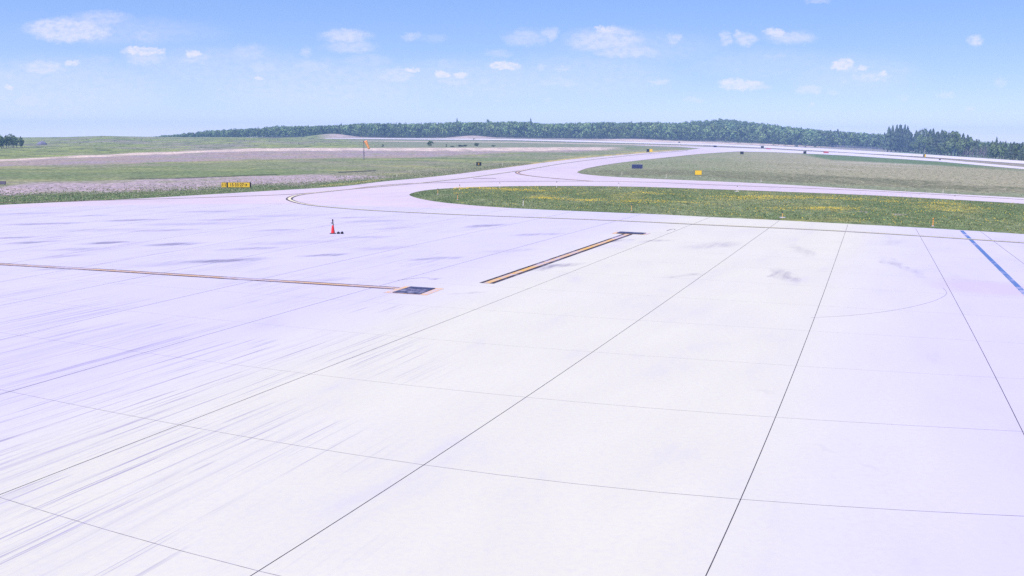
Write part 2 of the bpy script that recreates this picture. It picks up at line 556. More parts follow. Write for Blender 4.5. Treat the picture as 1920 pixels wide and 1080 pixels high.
        c = n.mix(n.ramp(rl, 1.2, .5, 0, .28), c, (.42, .30, .36))
    c = n.mix(n.ramp(fine, .35, .75, 0, .22), c, (.40, .39, .47))
    n.put(b.inputs['Base Color'], c)
    bump = n.node('ShaderNodeBump')
    bump.inputs['Strength'].default_value = .08
    n.put(bump.inputs['Height'], fine)
    n.put(b.inputs['Normal'], bump.outputs[0])
    return m


M_APRON = concrete('apron_concrete', True)
M_TAXI = concrete('taxiway_concrete', False)
M_RUN = plain('pale_runway_concrete', (.60, .575, .56), .85, .1, .05, .05)


def paint(name, col, worn, thr=(.45, .68), base=(.45, .43, .52), scale=2.2):
    m, nt, b = new_mat(name, .7, .2)
    n = N(nt)
    t = n.node('ShaderNodeTexCoord')
    f = n.noise(t.outputs['Object'], scale, 6, .7)
    g = n.noise(t.outputs['Object'], .25, 3, .5)
    c = n.mix(n.math('MULTIPLY', n.ramp(n.math('ADD', f, n.math('MULTIPLY', n.math('SUBTRACT', g, .5), .7)), *thr), worn), col, base)
    n.put(b.inputs['Base Color'], c)
    return m


M_YEL = paint('yellow_paint', (.62, .37, .06), .9, (.38, .66))
M_YEL_FADED = paint('faded_yellow_paint', (.60, .40, .20), .8, (.38, .68))
M_YEL_PALE = paint('pale_yellow_paint', (.66, .62, .36), .5)
M_BLK = paint('black_paint', (.045, .035, .04), .55, (.5, .75))
M_BLK_MID = paint('worn_black_paint', (.075, .06, .06), .55, (.48, .75))
M_BLK_FADED = paint('faded_black_paint', (.12, .085, .08), .6, (.45, .75))
M_BLUE = paint('blue_paint', (.075, .16, .34), .8, (.48, .72), scale=.9)
M_WHT = paint('white_paint', (.62, .60, .62), .4)
M_JOINT = plain('joint_sealant', (.045, .043, .06), .8, .1, .5, 3)
M_JOINT_T = plain('sawn_joint', (.17, .165, .21), .8, .1, .5, 3)


# ------------------------------------------------------------------ terrain sheet
def L(*a):
    return np.array([a[0::2], a[1::2]], float)


C = lambda r, g, b: np.array([r, g, b], float)
GREEN = C(.135, .190, .072); GREEN2 = C(.105, .165, .060); FIELD = C(.215, .250, .115); FIELD2 = C(.255, .255, .160)
GRAVEL = C(.385, .320, .318); BROWN = C(.345, .280, .225); SAND = C(.66, .54, .43); TAN = C(.330, .318, .200); MOWN = C(.225, .265, .135)
DITCH = C(.165, .175, .100); HILLG = C(.225, .275, .095); HILL2 = C(.275, .262, .195); DUSK = C(.095, .120, .058)

bE = L(-700, 421, 0, 384, 240, 374, 480, 359.5, 655, 348.5, 712, 341, 790, 334, 855, 327, 960, 313, 1060, 300, 1185, 289, 1300, 280)
b1 = L(-700, 398, 0, 366, 240, 360, 480, 349, 600, 343, 700, 335, 760, 331, 855, 322, 960, 309, 1060, 297, 1185, 287, 1300, 279.5)
b2 = L(-700, 378, 0, 351, 60, 344, 240, 338, 480, 329, 600, 327.5, 700, 329, 750, 331, 760, 333, 1300, 333)
b3 = L(-700, 336, 0, 312, 240, 306, 480, 299, 640, 296, 800, 295, 900, 289, 960, 285, 1060, 285, 1160, 281, 1300, 277)
b4 = L(-700, 326, 0, 302, 240, 291.5, 480, 283, 720, 283, 960, 283, 1060, 282, 1160, 280, 1300, 276)
b5 = L(-700, 324, 0, 299, 240, 287.5, 480, 278, 720, 277, 960, 276.5, 1060, 276, 1160, 275.5, 1300, 274)
dU = L(1300, 318, 1440, 325, 1700, 338, 1920, 352, 2800, 405)
dD = L(1300, 330, 1440, 341, 1700, 351, 1920, 362, 2800, 415)
r2l = np.array(R2_LOW).T
r1l = np.array(R1_LOW).T


def vnoise(X, Y, s, seed):
    """value noise on the ground, for the extent of plant cover"""
    r = np.random.default_rng(seed).random((256, 256))
    x, y = X / s, Y / s
    i, j = np.floor(x).astype(int), np.floor(y).astype(int)
    fx, fy = x - i, y - j
    fx = fx * fx * (3 - 2 * fx); fy = fy * fy * (3 - 2 * fy)
    g = lambda a, b_: r[a % 256, b_ % 256]
    return (g(i, j) * (1 - fx) + g(i + 1, j) * fx) * (1 - fy) + (g(i, j + 1) * (1 - fx) + g(i + 1, j + 1) * fx) * fy


def fbm(X, Y, s, seed, o=4):
    t = 0; w = 1; ws = 0
    for k in range(o):
        t = t + w * vnoise(X, Y, s / 2 ** k, seed + k); ws += w; w *= .55
    return t / ws


def cover(X, Y, Z):
    """plant-cover colour of the ground at each point"""
    px, py = to_px(X, Y, Z)
    n1 = fbm(X, Y, 60, 1); n2 = fbm(X, Y, 14, 9); n3 = fbm(X, Y * .35, 4, 20)
    # ragged borders, in metres of ground rather than a ruler line
    amp = np.clip(900 / np.maximum(Y, 60), 1, 6)
    pyj = py + (n2 - .5) * amp * 1.6 + (n3 - .5) * amp * .8
    ip = lambda t: np.interp(px, t[0], t[1])
    out = np.zeros((len(X), 3))
    mix = lambda a, b, t: a + (b - a) * np.clip(t, 0, 1)[:, None]
    st = lambda a, b, v: np.clip((v - a) / (b - a), 0, 1)
    green = mix(np.broadcast_to(GREEN, out.shape), GREEN2, st(.4, .6, n2))
    field = mix(np.broadcast_to(FIELD, out.shape), FIELD2, st(.40, .62, n2))
    field = mix(field, GREEN * 1.15, st(.52, .66, n1) * .8)
    field = mix(field, C(.30, .32, .12), st(.54, .66, fbm(X, Y, 22, 33)) * .7)
    field = mix(field, DUSK, st(.58, .68, n3) * .45)
    grav = mix(np.broadcast_to(GRAVEL, out.shape), FIELD2, st(.50, .68, n2 * .6 + n3 * .4) * .8)
    brown = mix(np.broadcast_to(BROWN, out.shape), GRAVEL * .85, st(.4, .6, n2))
    brown = mix(brown, FIELD, st(.58, .72, n3) * .7)
    sand = mix(np.broadcast_to(SAND, out.shape), BROWN, st(.45, .7, n3) * .8)
    hill = mix(np.broadcast_to(HILLG, out.shape), HILL2, st(.42, .60, n1))
    hill = mix(hill, C(.28, .34, .09), st(.5, .66, n2))
    hill = mix(hill, DUSK, st(.53, .64, n3) * .8)
    # left-hand side, from the pavement outwards
    c = np.array(green)
    verge = st(-1.5, 1.5, ip(b1) - pyj)
    c = mix(c, grav, verge * st(-1, 1, px * 0 + 745 - px + (n2 - .5) * 60))
    c = mix(c, field, verge * (1 - st(-1, 1, 745 - px + (n2 - .5) * 60)))
    c = mix(c, field, st(-1.2, 1.2, ip(b2) - pyj))
    c = mix(c, brown, st(-1., 1., ip(b3) - pyj) * st(1175, 1120, px))
    c = mix(c, sand, st(-.7, .7, ip(b4) - pyj) * st(1175, 1120, px))
    c = mix(c, hill, st(-.7, .7, ip(b5) - pyj))
    # drainage edges and dry fringes
    for (xa, ya), (xb, yb_), w_ in (((330, 334.5), (480, 328.3), .7), ((480, 328.3), (520, 327.5), .7), ((636, 323.2), (705, 319.8), .9), ((235, 335), (330, 334.5), .45)):
        yl = np.interp(px, [xa, xb], [ya, yb_])
        c = mix(c, C(.03, .035, .03), (px > xa) * (px < xb) * st(1.2, .5, np.abs(py - yl)) * w_)
    fr = st(2.6, .6, np.abs(ip(bE) - py - 1.2)) * st(900, 980, px) * st(1290, 1230, px) * (n3 > .40)
    c = mix(c, C(.50, .40, .14), fr * .85)
    fr2 = st(2.2, .6, np.abs(ip(bE) - py - 4)) * st(560, 600, px) * st(735, 700, px) * (n3 > .46)
    c = mix(c, C(.42, .40, .10), fr2 * .8)
    far = st(640, 740, px) * st(.5, -.5, py - ip(b5))
    c = mix(c, C(.215, .245, .140), far)
    c = mix(c, SAND * .85, far * st(1.2, .3, np.abs(py - np.interp(px, [640, 960, 1300], [264.3, 266.6, 273.5]))) * .8)
    # beyond the runway
    beyond = st(.4, -.4, py - np.interp(px, r1l[0], r1l[1])) * st(590, 640, px)
    c = mix(c, C(.28, .27, .22), beyond)
    for cpx, sx in ((625, 60), (885, 45), (1190, 75)):
        c = mix(c, C(.46, .38, .33), beyond * np.exp(-((px - cpx) / sx) ** 2) * (.5 + .8 * n3) * 1.1)
    c = mix(c, SAND * .95, beyond * st(1120, 1200, px) * st(1640, 1540, px) * st(1.7, .8, np.abs(pyj * .3 + py * .7 - np.interp(px, [1120, 1440, 1640], [261.5, 271.3, 278]))))
    # right-hand side
    low = np.interp(px, [1000, 1082, 1155, 1254, 1382, 1440], [330, 323, 306, 295, 284.4, 285])
    right = (px > 1082) * st(-.3, .3, py - low)
    rf = mix(np.broadcast_to(MOWN, out.shape), TAN, st(1250, 1560, px + (n2 - .5) * 260 - (py - 300) * 3.0))
    rf = mix(rf, FIELD2, st(.42, .62, n3) * .5)
    rf = mix(rf, C(.45, .43, .35), st(.56, .62, fbm(X * .9 + Y * .25, Y * .02 + X * .02, 5, 41, 3)) * st(1400, 1600, px) * st(1800, 1700, px) * (np.abs(py - 311) < 8) * .6)
    rf = mix(rf, DITCH, st(-2, 2, pyj - ip(dU)) * st(2, -2, pyj - ip(dD)) * (.55 + .6 * (n3 > .5)))
    rf = mix(rf, C(.215, .250, .145), st(-1.5, 1.5, pyj - ip(dD)))
    rf = mix(rf, C(.125, .195, .095), st(1490, 1530, px + (n2 - .5) * 20) * st(1.5, -1.5, py - np.interp(px, [1500, 1560, 1765, 2000], [290, 300, 310.5, 327])) * st(2050, 1800, px))
    c = mix(c, rf, right)
    isl = st(-.2, .2, py - np.interp(px, [700, 767, 1110, 1440, 1920, 2800], [340, 348, 347, 357, 379, 434])) * (px > 760)
    ig = mix(np.array(green), C(.20, .235, .115), st(.45, .65, n3) * .8)
    ig = mix(ig, C(.30, .27, .035), st(.56, .66, n2 * .5 + n3 * .5) * .35 * st(880, 1000, px))
    dirt = np.abs(py - np.interp(px, [1600, 1780, 1900], [396.5, 409, 412])) < 1.6
    ig = mix(ig, C(.33, .30, .27), dirt * st(1585, 1620, px) * st(1810, 1700, px) * (n3 > .42) * .9)
    c = mix(c, ig, isl)
    between = st(.3, -.3, py - np.interp(px, r2l[0], r2l[1])) * (py > np.interp(px, r1l[0], r1l[1])) * (px > 1319)
    c = mix(c, C(.275, .255, .195), between)
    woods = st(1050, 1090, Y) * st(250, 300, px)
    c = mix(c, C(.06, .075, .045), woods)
    return np.clip(c * 1.0, 0, .8) * (0.86 + .28 * n3)[:, None]


ds = [-90.0, -40.0, 0.0, 20.0, 40.0, 55.0]
while ds[-1] < 330: ds.append(ds[-1] * 1.0085)
while ds[-1] < 1200: ds.append(ds[-1] * 1.006)
ds += list(np.arange(1220, 1600, 40)) + [1700, 1900, 2150, 2400]
ds = np.array(ds)
us = np.concatenate([np.linspace(-1.02, -.62, 10)[:-1], np.linspace(-.62, .62, 620), np.linspace(.62, 1.02, 10)[1:]])
UU, DD = np.meshgrid(us, ds)
XX = UU * np.where(DD > 60, DD, 60 + (60 - DD) * .6)
ZZ = np.where(DD > 60, zt(XX, np.maximum(DD, 61)), 0.0)
V = np.stack([XX.ravel(), DD.ravel(), ZZ.ravel()], 1)
nr, nc = UU.shape
ii = (np.arange(nr - 1)[:, None] * nc + np.arange(nc - 1)[None]).ravel()
F = np.stack([ii, ii + 1, ii + nc + 1, ii + nc], 1)
cc = np.empty((len(V), 3)); cc[:] = GREEN
sel = V[:, 1] > 60
cc[sel] = cover(V[sel, 0], V[sel, 1], V[sel, 2])

m, nt, b = new_mat('field_grass', .95, .05)
n = N(nt)
at = n.node('ShaderNodeAttribute', attribute_name='tint')
t = n.node('ShaderNodeTexCoord')
P = t.outputs['Object']
f1 = n.noise(P, .9, 6, .7)
f2 = n.noise(P, .12, 4, .6)
f3 = n.noise(n.vec('MULTIPLY', P, (1, .5, 1)), 2.6, 4, .7)
c = n.mix(n.ramp(f1, .40, .66), n.mix(1, at.outputs[0], (.56, .60, .54), 'MULTIPLY'), n.mix(1, at.outputs[0], (1.5, 1.45, 1.45), 'MULTIPLY'))
c = n.mix(n.ramp(f3, .5, .75, 0, .5), c, n.mix(1, at.outputs[0], (.55, .60, .55), 'MULTIPLY'))
c = n.mix(n.ramp(f2, .56, .7, 0, .3), c, n.mix(1, at.outputs[0], (1.25, 1.15, .85), 'MULTIPLY'))
n.put(b.inputs['Base Color'], c)
bp = n.node('ShaderNodeBump'); bp.inputs['Strength'].default_value = .6; bp.inputs['Distance'].default_value = .3
n.put(bp.inputs['Height'], f1); n.put(b.inputs['Normal'], bp.outputs[0])
M_FIELD = m
terrain = fast_mesh('terrain', V, F, 4, M_FIELD, colors=cc)
terrain.data.polygons.foreach_set('use_smooth', [True] * len(terrain.data.polygons))
tag(terrain, 'grassy airfield with sandy strips rising to wooded hills', kind='structure')


# ------------------------------------------------------------------ pavement sheets
def sheet(name, outline, mat, n=1, label=None, cuts=()):
    """flat sheet over the terrain inside a world-space outline"""
    bm = bmesh.new()
    pts = []
    for p in outline:
        if not pts or (Vector((p.x, p.y)) - pts[-1]).length > .02: pts.append(Vector((p.x, p.y)))
    cv, ce, cf, _a, _b, _c = delaunay_2d_cdt(pts, [(k, (k + 1) % len(pts)) for k in range(len(pts))], [], 1, 1e-4)
    vs = [bm.verts.new((p.x, p.y, 0)) for p in cv]
    for f in cf:
        try: bm.faces.new([vs[k] for k in f])
        except ValueError: pass
    for y in cuts:
        bmesh.ops.bisect_plane(bm, geom=bm.verts[:] + bm.edges[:] + bm.faces[:], plane_co=(0, y, 0), plane_no=(0, 1, 0))
    for v in bm.verts:
        v.co.z = (float(zt(v.co.x, v.co.y)) if v.co.y > 60 else 0) + lift_at(v.co.y, n)
    bmesh.ops.recalc_face_normals(bm, faces=bm.faces[:])
    for f in bm.faces:
        if f.normal.z < 0: f.normal_flip()
    o = bm_obj(name, bm, mat)
    return tag(o, label, kind='structure')


G = lambda pts: [ground(x, y) for x, y in pts]
CUTS = list(range(300, 1000, 20))
tone = dense(smooth(TONE_EDGE, 1), 20)
isl_low = dense(smooth(ISL_LOW, 2), 14)
isl_up = dense(smooth(ISL_UP, 2), 14)
k0 = min(range(len(isl_low)), key=lambda k: abs(isl_low[k][0] - 960))
apron_top = tone + isl_low[k0:]
ap = G(apron_top) + [Vector((90, 40, 0)), Vector((90, -80, 0)), Vector((-90, -80, 0)), Vector((-130, 40, 0))]
apron = sheet('apron', ap, M_APRON, 1, 'pale concrete apron of square slabs across the foreground')
tx = tone + isl_low[:k0 + 1][::-1] + isl_up + dense(smooth(TWB_UP, 2), 14) + dense(smooth(DIAG_LOW, 2) + R2_LOW, 14) + dense(R2_UP, 14) + dense(R2_TIP, 14) + dense(smooth(FIELD_EDGE, 2)[::-1], 14)
taxiway = sheet('taxiway', G(tx), M_TAXI, 1, 'pinkish concrete taxiways joining beyond the apron', CUTS)
runway = sheet('runway', G(dense(R1_UP, 12) + dense(R1_LOW, 12)[::-1]), M_RUN, 2, 'far white runway in front of the wooded hill', list(range(400, 1060, 20)))
apron_poly = np.array([(p.x, p.y) for p in ap])


def inside(poly, x, y):
    c = False
    n_ = len(poly)
    j = n_ - 1
    for i in range(n_):
        xi, yi = poly[i]; xj, yj = poly[j]
        if (yi > y) != (yj > y) and x < (xj - xi) * (y - yi) / (yj - yi) + xi:
            c = not c
        j = i
    return c


# concrete joints
def ribbon(pts, w, lift, bm, keep=None):
    """strip of width w (metres) along ground points"""
    pts = [Vector((p.x, p.y, 0)) for p in pts]
    prev = None
    for k, p in enumerate(pts):
        a = pts[max(0, k - 1)]; c_ = pts[min(len(pts) - 1, k + 1)]
        d = (c_ - a)
        if d.length < 1e-6: continue
        nrm = Vector((-d.y, d.x, 0)).normalized() * (w / 2)
        z = (float(zt(p.x, p.y)) if p.y > 60 else 0)
        ok = keep is None or keep(p)
        cur = [bm.verts.new((p.x + s * nrm.x, p.y + s * nrm.y, z + lift_at(p.y) + lift * (1 + max(0, p.y - 40) / 60))) for s in (1, -1)] if ok else None
        if prev and cur:
            bm.faces.new((prev[0], prev[1], cur[1], cur[0]))
        prev = cur


def slab_line(points):
    out = []
    for i, j in points:
        p = slab_px(i, j)
        if p is None or p[1] > 1700 or p[0] < -900 or p[0] > 2900: continue
        q = flat(*p)
        if q is not None and q.y < 140: out.append(q)
    return out


in_apron = lambda p: inside(apron_poly, p.x, p.y)
jb = bmesh.new()
for i in range(-14, 12):
    pts = slab_line([(i, j) for j in np.arange(-1, 22, .25)])
    if len(pts) > 3: ribbon(pts, .020 if i >= 0 else .017, .005, jb, in_apron)
for f in jb.faces: f.normal_flip() if f.normal.z < 0 else None
joints = bm_obj('long_joints', jb, M_JOINT, apron)
jb = bmesh.new()
for j in range(-2, 22):
    pts = slab_line([(i, j) for i in np.arange(-14, 12, .25)])
    if len(pts) > 3: ribbon(pts, .014 if j < 2 else (.009 if j < 3 else .006), .004, jb, in_apron)
cross = bm_obj('cross_joints', jb, M_JOINT_T, apron)


# painted lines
def line(name, px_pts, w_black, w_col, mblk, mcol, label, step=12, sm=2):
    P_ = G(dense(smooth(px_pts, sm), step))
    bm = bmesh.new(); ribbon(P_, w_black, .008, bm)
    o = bm_obj(name, bm, mblk)
    tag(o, label, kind='structure')
    if w_col:
        bm = bmesh.new(); ribbon(P_, w_col, .013, bm)
        bm_obj('yellow_stripe', bm, mcol, o)
    return o


line('painted_line', [(-500, 467), (0, 495.5), (200, 507), (400, 520), (600, 532), (755, 541.7)], .80, .30, M_BLK_FADED, M_YEL_FADED, 'thin dark-edged yellow line crossing the left apron')
line('painted_line', [(912, 531.5), (1177, 439.5)], .84, .36, M_BLK, M_YEL, 'bold yellow line with black edges running diagonally across the apron', 12, 0)
line('painted_line', [(2700, 506), (1920, 455.5), (1728, 442.5), (1540, 431.2), (1348, 423), (1160, 413.8), (968, 406.7), (864, 403), (760, 398), (700, 395), (645, 391), (600, 387), (575, 384), (556, 379.8),
                      (546, 376.5), (541, 373.5), (546, 369.5), (558, 366), (582, 362.7), (645, 356), (720, 349.6), (800, 342.5), (880, 333.5), (960, 322.3), (985, 319), (1060, 305.5), (1185, 291), (1290, 282.5)],
     .86, .38, M_BLK_MID, M_YEL_PALE, 'long yellow taxi line that loops at the apron corner', 10)
line('painted_line', [(-300, 388), (300, 373.5), (480, 367.5), (555, 364.3), (600, 360.5)], .5, .2, M_BLK_FADED, M_YEL_FADED, 'faint taxi line along the left pavement edge')
line('painted_line', [(640, 356.5), (730, 346), (800, 343.2), (960, 340.6), (1100, 340), (1210, 341.4), (1348, 347.4), (1540, 354.2), (1700, 361.5), (1920, 374.5), (2600, 416)], .5, .25, M_BLK_FADED, M_YEL_FADED, 'faint taxi line along the near taxiway behind the island')
line('painted_line', [(1110, 340), (1060, 336.5), (1010, 332), (985, 328.8), (973, 326.3), (968.5, 324), (974, 321.3), (990, 318.2)], 1.0, .4, M_BLK_FADED, M_YEL_FADED, 'small looping taxi line at the taxiway junction')
line('hold_mark', [(888, 335), (910, 334.8), (930, 335)], 1.1, 0, M_BLK_FADED, None, 'short dark mark painted on the taxiway junction', 6)
line('blue_line', [(1803, 432.8), (1920, 549), (2010, 641), (2300, 937)], .29, 0, M_BLUE, None, 'wide blue painted line on the right of the apron', 10, 0)

# tyre scuffs and hairline marks
sb = bmesh.new()
for pts, w in (([(1520, 596), (1600, 592), (1680, 582), (1740, 569), (1772, 556), (1776, 548), (1768, 540)], .016), ([(1250, 433), (1262, 429), (1266, 431)], .10),
               ([(745, 526), (790, 520.5), (806, 522)], .05)):
    ribbon(G(dense(smooth(pts, 2), 8)), w, .006, sb)
scuffs = bm_obj('tyre_scuff', sb, M_JOINT_T, apron)


def quad_marking(name, corners, border, label, cord):
    """black surface marking with a yellow border"""
    P_ = [flat(*c) for c in corners]
    ctr = sum(P_, Vector()) / 4
    A, B, C_, D = P_
    u1, u2 = (D - A).normalized() * border, (B - A).normalized() * .10
    o = mesh_obj(name, [(p.x, p.y, .0095 + lift_at(p.y)) for p in (A - u1 - u2, B - u1 + u2, C_ + u1 + u2, D + u1 - u2)], [(0, 1, 2, 3)], M_ORANGE_P)
    tag(o, label, kind='structure')
    mesh_obj('black_panel', [(p.x, p.y, .016 + lift_at(p.y) + .0004 * p.y) for p in P_], [(0, 1, 2, 3)], M_PANEL, o)
    if cord:
        bm = bmesh.new()
        A, B, C_, D = P_
        for v, off_, w in ((.36, .10, .17), (.80, 0.0, .26)):
            pts = []
            for k in range(17):
                s = .16 + .66 * k / 16
                vv = v + off_ * math.sin(s * 9)
                pts.append((A.lerp(D, s)).lerp(B.lerp(C_, s), vv))
            ribbon(pts, w, .030, bm)
        bm_obj('white_mark', bm, M_WHT, o)
    return o


M_ORANGE_P = paint('orange_border_paint', (.66, .40, .12), .8, (.40, .7))
M_PANEL = paint('blue_black_paint', (.04, .05, .10), .5, (.5, .8))
quad_marking('ground_marking', [(734.6, 549.4), (770, 538.4), (817, 541.4), (786.7, 552.6)], .42, 'dark square ground marking with orange edges and pale strokes', True)
quad_marking('ground_marking', [(1155, 438.2), (1163, 435.1), (1212, 437.6), (1205, 440)], .34, 'thin dark ground marking across the far end of the diagonal line', False)


# ------------------------------------------------------------------ signs and small airfield things
M_SIGN_Y = plain('yellow_sign_face', (.93, .60, .012), .45, .4, .08)
M_SIGN_B = plain('black_sign_face', (.012, .012, .014), .5, .3, .2)
M_SIGN_R = plain('red_sign_face', (.42, .10, .10), .5, .3, .15)
M_SIGN_BLUE = plain('blue_sign_back', (.038, .048, .125), .5, .4, .2)
M_FRAME = plain('aluminium_frame', (.36, .40, .43), .45, .5, .1)
M_DARK = plain('dark_housing', (.03, .03, .034), .6, .3, .2)
M_CONC = plain('light_pad_concrete', (.50, .48, .52), .9, .1, .1)


def text_mesh(name, body, size, mat, parent, x, y, z, sx=1.0, bold=.009):
    cu = bpy.data.curves.new(name, 'FONT')
    cu.body = body; cu.size = size; cu.extrude = .004; cu.offset = bold
    cu.align_x = 'CENTER'; cu.align_y = 'CENTER'
    tmp = bpy.data.objects.new(name, cu)
    COL.objects.link(tmp)
    dg = bpy.context.evaluated_depsgraph_get()
    me = bpy.data.meshes.new_from_object(tmp.evaluated_get(dg))
    bpy.data.objects.remove(tmp)
    me.name = name
    me.materials.clear(); me.materials.append(mat)
    o = link(bpy.data.objects.new(name, me), parent)
    xs_ = [v.co.x for v in me.vertices]
    k = sx / (max(xs_) - min(xs_))
    o.location = (x - k * (max(xs_) + min(xs_)) / 2, y, z); o.rotation_euler = (R(90), 0, 0); o.scale = (k, 1, 1)
    return o


def guidance_sign(px0, px1, ytop, ybase, panels, label, name='guidance_sign', cat='airfield sign', gap=.12, frame=None, group=None):
    """upright box sign; panels = list of (share of width, material, text, text material)"""
    p = ground((px0 + px1) / 2, ybase)
    mpp = p.y / FPX
    w = (px1 - px0) * mpp; h = (ybase - ytop) * mpp
    t = thing(name, label, cat, p, math.atan2(-p.x, p.y) * .6, group)
    bm = bmesh.new()
    add_box(bm, 0, .14, gap + (h - gap) / 2, w, .24, h - gap, .02)
    bm_obj('housing', bm, frame or M_DARK, t)
    for s in (-1, 1):
        bm = bmesh.new()
        add_lathe(bm, [(.09, 0), (.09, .03), (.035, .03), (.035, gap + .02)], 10, (s * w * .38, .14, 0))
        bm_obj('leg', bm, M_FRAME, t)
    x = -w / 2
    for share, mat, txt, tm in panels:
        pw = w * share
        bm = bmesh.new()
        add_box(bm, x + pw / 2, .012, gap + (h - gap) / 2, pw - .05, .02, (h - gap) - .07, .004)
        f = bm_obj('face_panel', bm, mat, t)
        if txt:
            hh = h - gap
            text_mesh('lettering', txt, hh * .84, tm, f, x + pw / 2, -.004, gap + hh / 2, pw * (.76 if len(txt) > 3 else .56))
        x += pw
    return t


guidance_sign(416.3, 470, 342, 353, [(.175, M_SIGN_Y, '11', M_SIGN_B), (.04, M_SIGN_B, '', None), (.745, M_SIGN_Y, '15\u00b733\u00b727\u2192', M_SIGN_B), (.04, M_SIGN_B, '', None)],  # last narrow black panel paints in the shade of the sign's right end
              'long yellow guidance sign with black numbers and arrow in the verge left of the apron')
guidance_sign(893, 902.4, 304, 311.4, [(.25, M_SIGN_B, '', None), (.45, M_SIGN_B, '16', M_SIGN_Y), (.3, M_SIGN_B, '', None)], 'small black guidance sign with yellow characters in the field left of the taxiway')
guidance_sign(1212.3, 1223.3, 279.6, 285.4, [(.48, M_SIGN_B, '', None), (.52, M_SIGN_Y, '', None)], 'half black half yellow guidance sign beside the diagonal taxiway')
guidance_sign(1184.5, 1204.7, 308.2, 317, [(1.0, M_SIGN_BLUE, '', None)], 'dark blue guidance sign seen from behind with pale frame on the right field', frame=M_FRAME)
guidance_sign(1303, 1315.5, 319.5, 329, [(1.0, M_SIGN_Y, '', None)], 'plain bright yellow guidance sign standing alone on the right field')
guidance_sign(1387.8, 1394.2, 284, 289.4, [(1.0, M_SIGN_B, '', None)], 'small black sign on the grass corner where the far taxiways meet')
guidance_sign(1337.8, 1343.6, 272.8, 276.3, [(1.0, M_SIGN_B, '', None)], 'low black sign between the runway and the diagonal taxiway end')
guidance_sign(1426.6, 1432.0, 273.8, 277.6, [(1.0, M_SIGN_B, '', None)], 'low black sign on the runway edge, second from the junction')
guidance_sign(1506.3, 1511.8, 283.6, 288.6, [(.6, M_SIGN_B, '', None), (.4, M_DARK, '', None)], 'squarish black sign beside the dark green grass strip')
guidance_sign(1436.5, 1445, 277.6, 280.2, [(1.0, M_SIGN_R, '', None)], 'low dull red sign board right of the black runway-edge sign')
guidance_sign(1544, 1553.6, 283.8, 287.6, [(1.0, M_SIGN_R, '', None)], 'wide dull red sign board between runway and taxiway')
guidance_sign(1731.2, 1735.8, 289.4, 294.8, [(.5, M_SIGN_B, '', None), (.5, M_SIGN_Y, '', None)], 'tiny black and yellow sign at the runway below the dense wood')
guidance_sign(1760.8, 1763.6, 297.8, 300.8, [(1.0, M_SIGN_B, '', None)], 'tiny black sign between the two far pavements on the right')
guidance_sign(1272, 1275, 265.8, 268, [(1.0, M_SIGN_B, '', None)], 'tiny black sign on the runway edge above the taxiway end')
guidance_sign(1509, 1511.4, 274.4, 276.8, [(1.0, M_SIGN_B, '', None)], 'tiny black sign on the far side of the runway before the trees')
guidance_sign(-14, 9.6, 339.8, 347.4, [(1.0, plain('grey_sign_back', (.17, .15, .20), .6, .3, .15), '', None)], 'grey sign seen from behind at the left edge of the field')

# taxiway edge lights
M_STAKE = plain('orange_stake', (.55, .30, .075), .6, .3, .2, 30)
M_LAMP = plain('dark_blue_lens', (.025, .03, .075), .3, .5, .1)
EL = [(821, 364.4, 353, 1, 'edge light at the narrow tip of the grass island, on its far side', 0), (858, 375, 363, 1, 'edge light near the island tip, on its near side', 0),
      (862, 356.7, 346, 1, 'edge light second from the tip on the far side of the island', 0), (937, 352, 342, 0, 'edge light third from the tip on the far side of the island', 0),
      (981, 385.3, 373, 0, 'edge light second from the tip on the near side of the island', 0), (1043.7, 352, 340, 0, 'edge light fourth from the tip on the far side of the island', 0),
      (1160, 352.3, 342.3, 0, 'edge light below the blue sign, on the far side of the island', 0), (1184, 396.5, 382, 1, 'tall orange edge light above the far end of the diagonal line', 0),
      (1382, 359.3, 348, 0, 'edge light on a pale round pad on the far side of the island', 1), (1467, 408.3, 397, 1, 'edge light on a pale round pad in yellow flowers on the near side', 1),
      (1749, 424.3, 408.3, 2, 'bright orange edge light nearest the blue line', 0), (1249, 333.4, 326.6, 3, 'pale edge light in the grass between the blue and yellow signs', 0),
      (1427, 341.7, 335.4, 3, 'pale edge light beyond the taxiway, right of the yellow sign', 0), (1768, 361, 353.8, 3, 'pale edge light at the far right of the field', 0),
      (1790, 375, 366, 0, 'edge light on the island far side, rightmost', 0), (744, 331.5, 326, 3, 'pale edge light in the verge left of the taxiway', 0), (942.5, 310.5, 305.8, 3, 'pale edge light right of the small black sign', 0),
      (1166, 328.5, 322.0, 3, 'pale edge light under the blue sign', 0)]
M_PALE = plain('pale_stake', (.60, .56, .45), .6, .3, .1, 30)
M_ORANGE = plain('bright_orange_stake', (.72, .30, .03), .5, .3, .1, 30)
for px, yb, yt, kind, lab, pad in EL:
    p = ground(px, yb)
    h = (yb - yt) * p.y / FPX
    t = thing('edge_light', lab, 'edge light', p, 0, 'taxiway edge lights around the grass')
    bm = bmesh.new(); add_lathe(bm, [(.042, 0), (.042, .05), (.032, .06), (.028, h * .8)], 10)
    bm_obj('stake', bm, [M_PALE, M_STAKE, M_ORANGE, M_PALE][kind], t, True)
    bm = bmesh.new(); add_lathe(bm, [(.03, h * .8), (.05, h * .81), (.055, h * .9), (.04, h * .97), (.0, h)], 12)
    bm_obj('lamp', bm, M_ORANGE if kind == 2 else (M_PALE if kind == 3 else M_LAMP), t, True)
    bm = bmesh.new(); r_ = .34 if pad else .12
    add_lathe(bm, [(r_, 0), (r_, .05), (r_ * .9, .06)], 20)
    bm_obj('base_plate', bm, M_CONC, t)

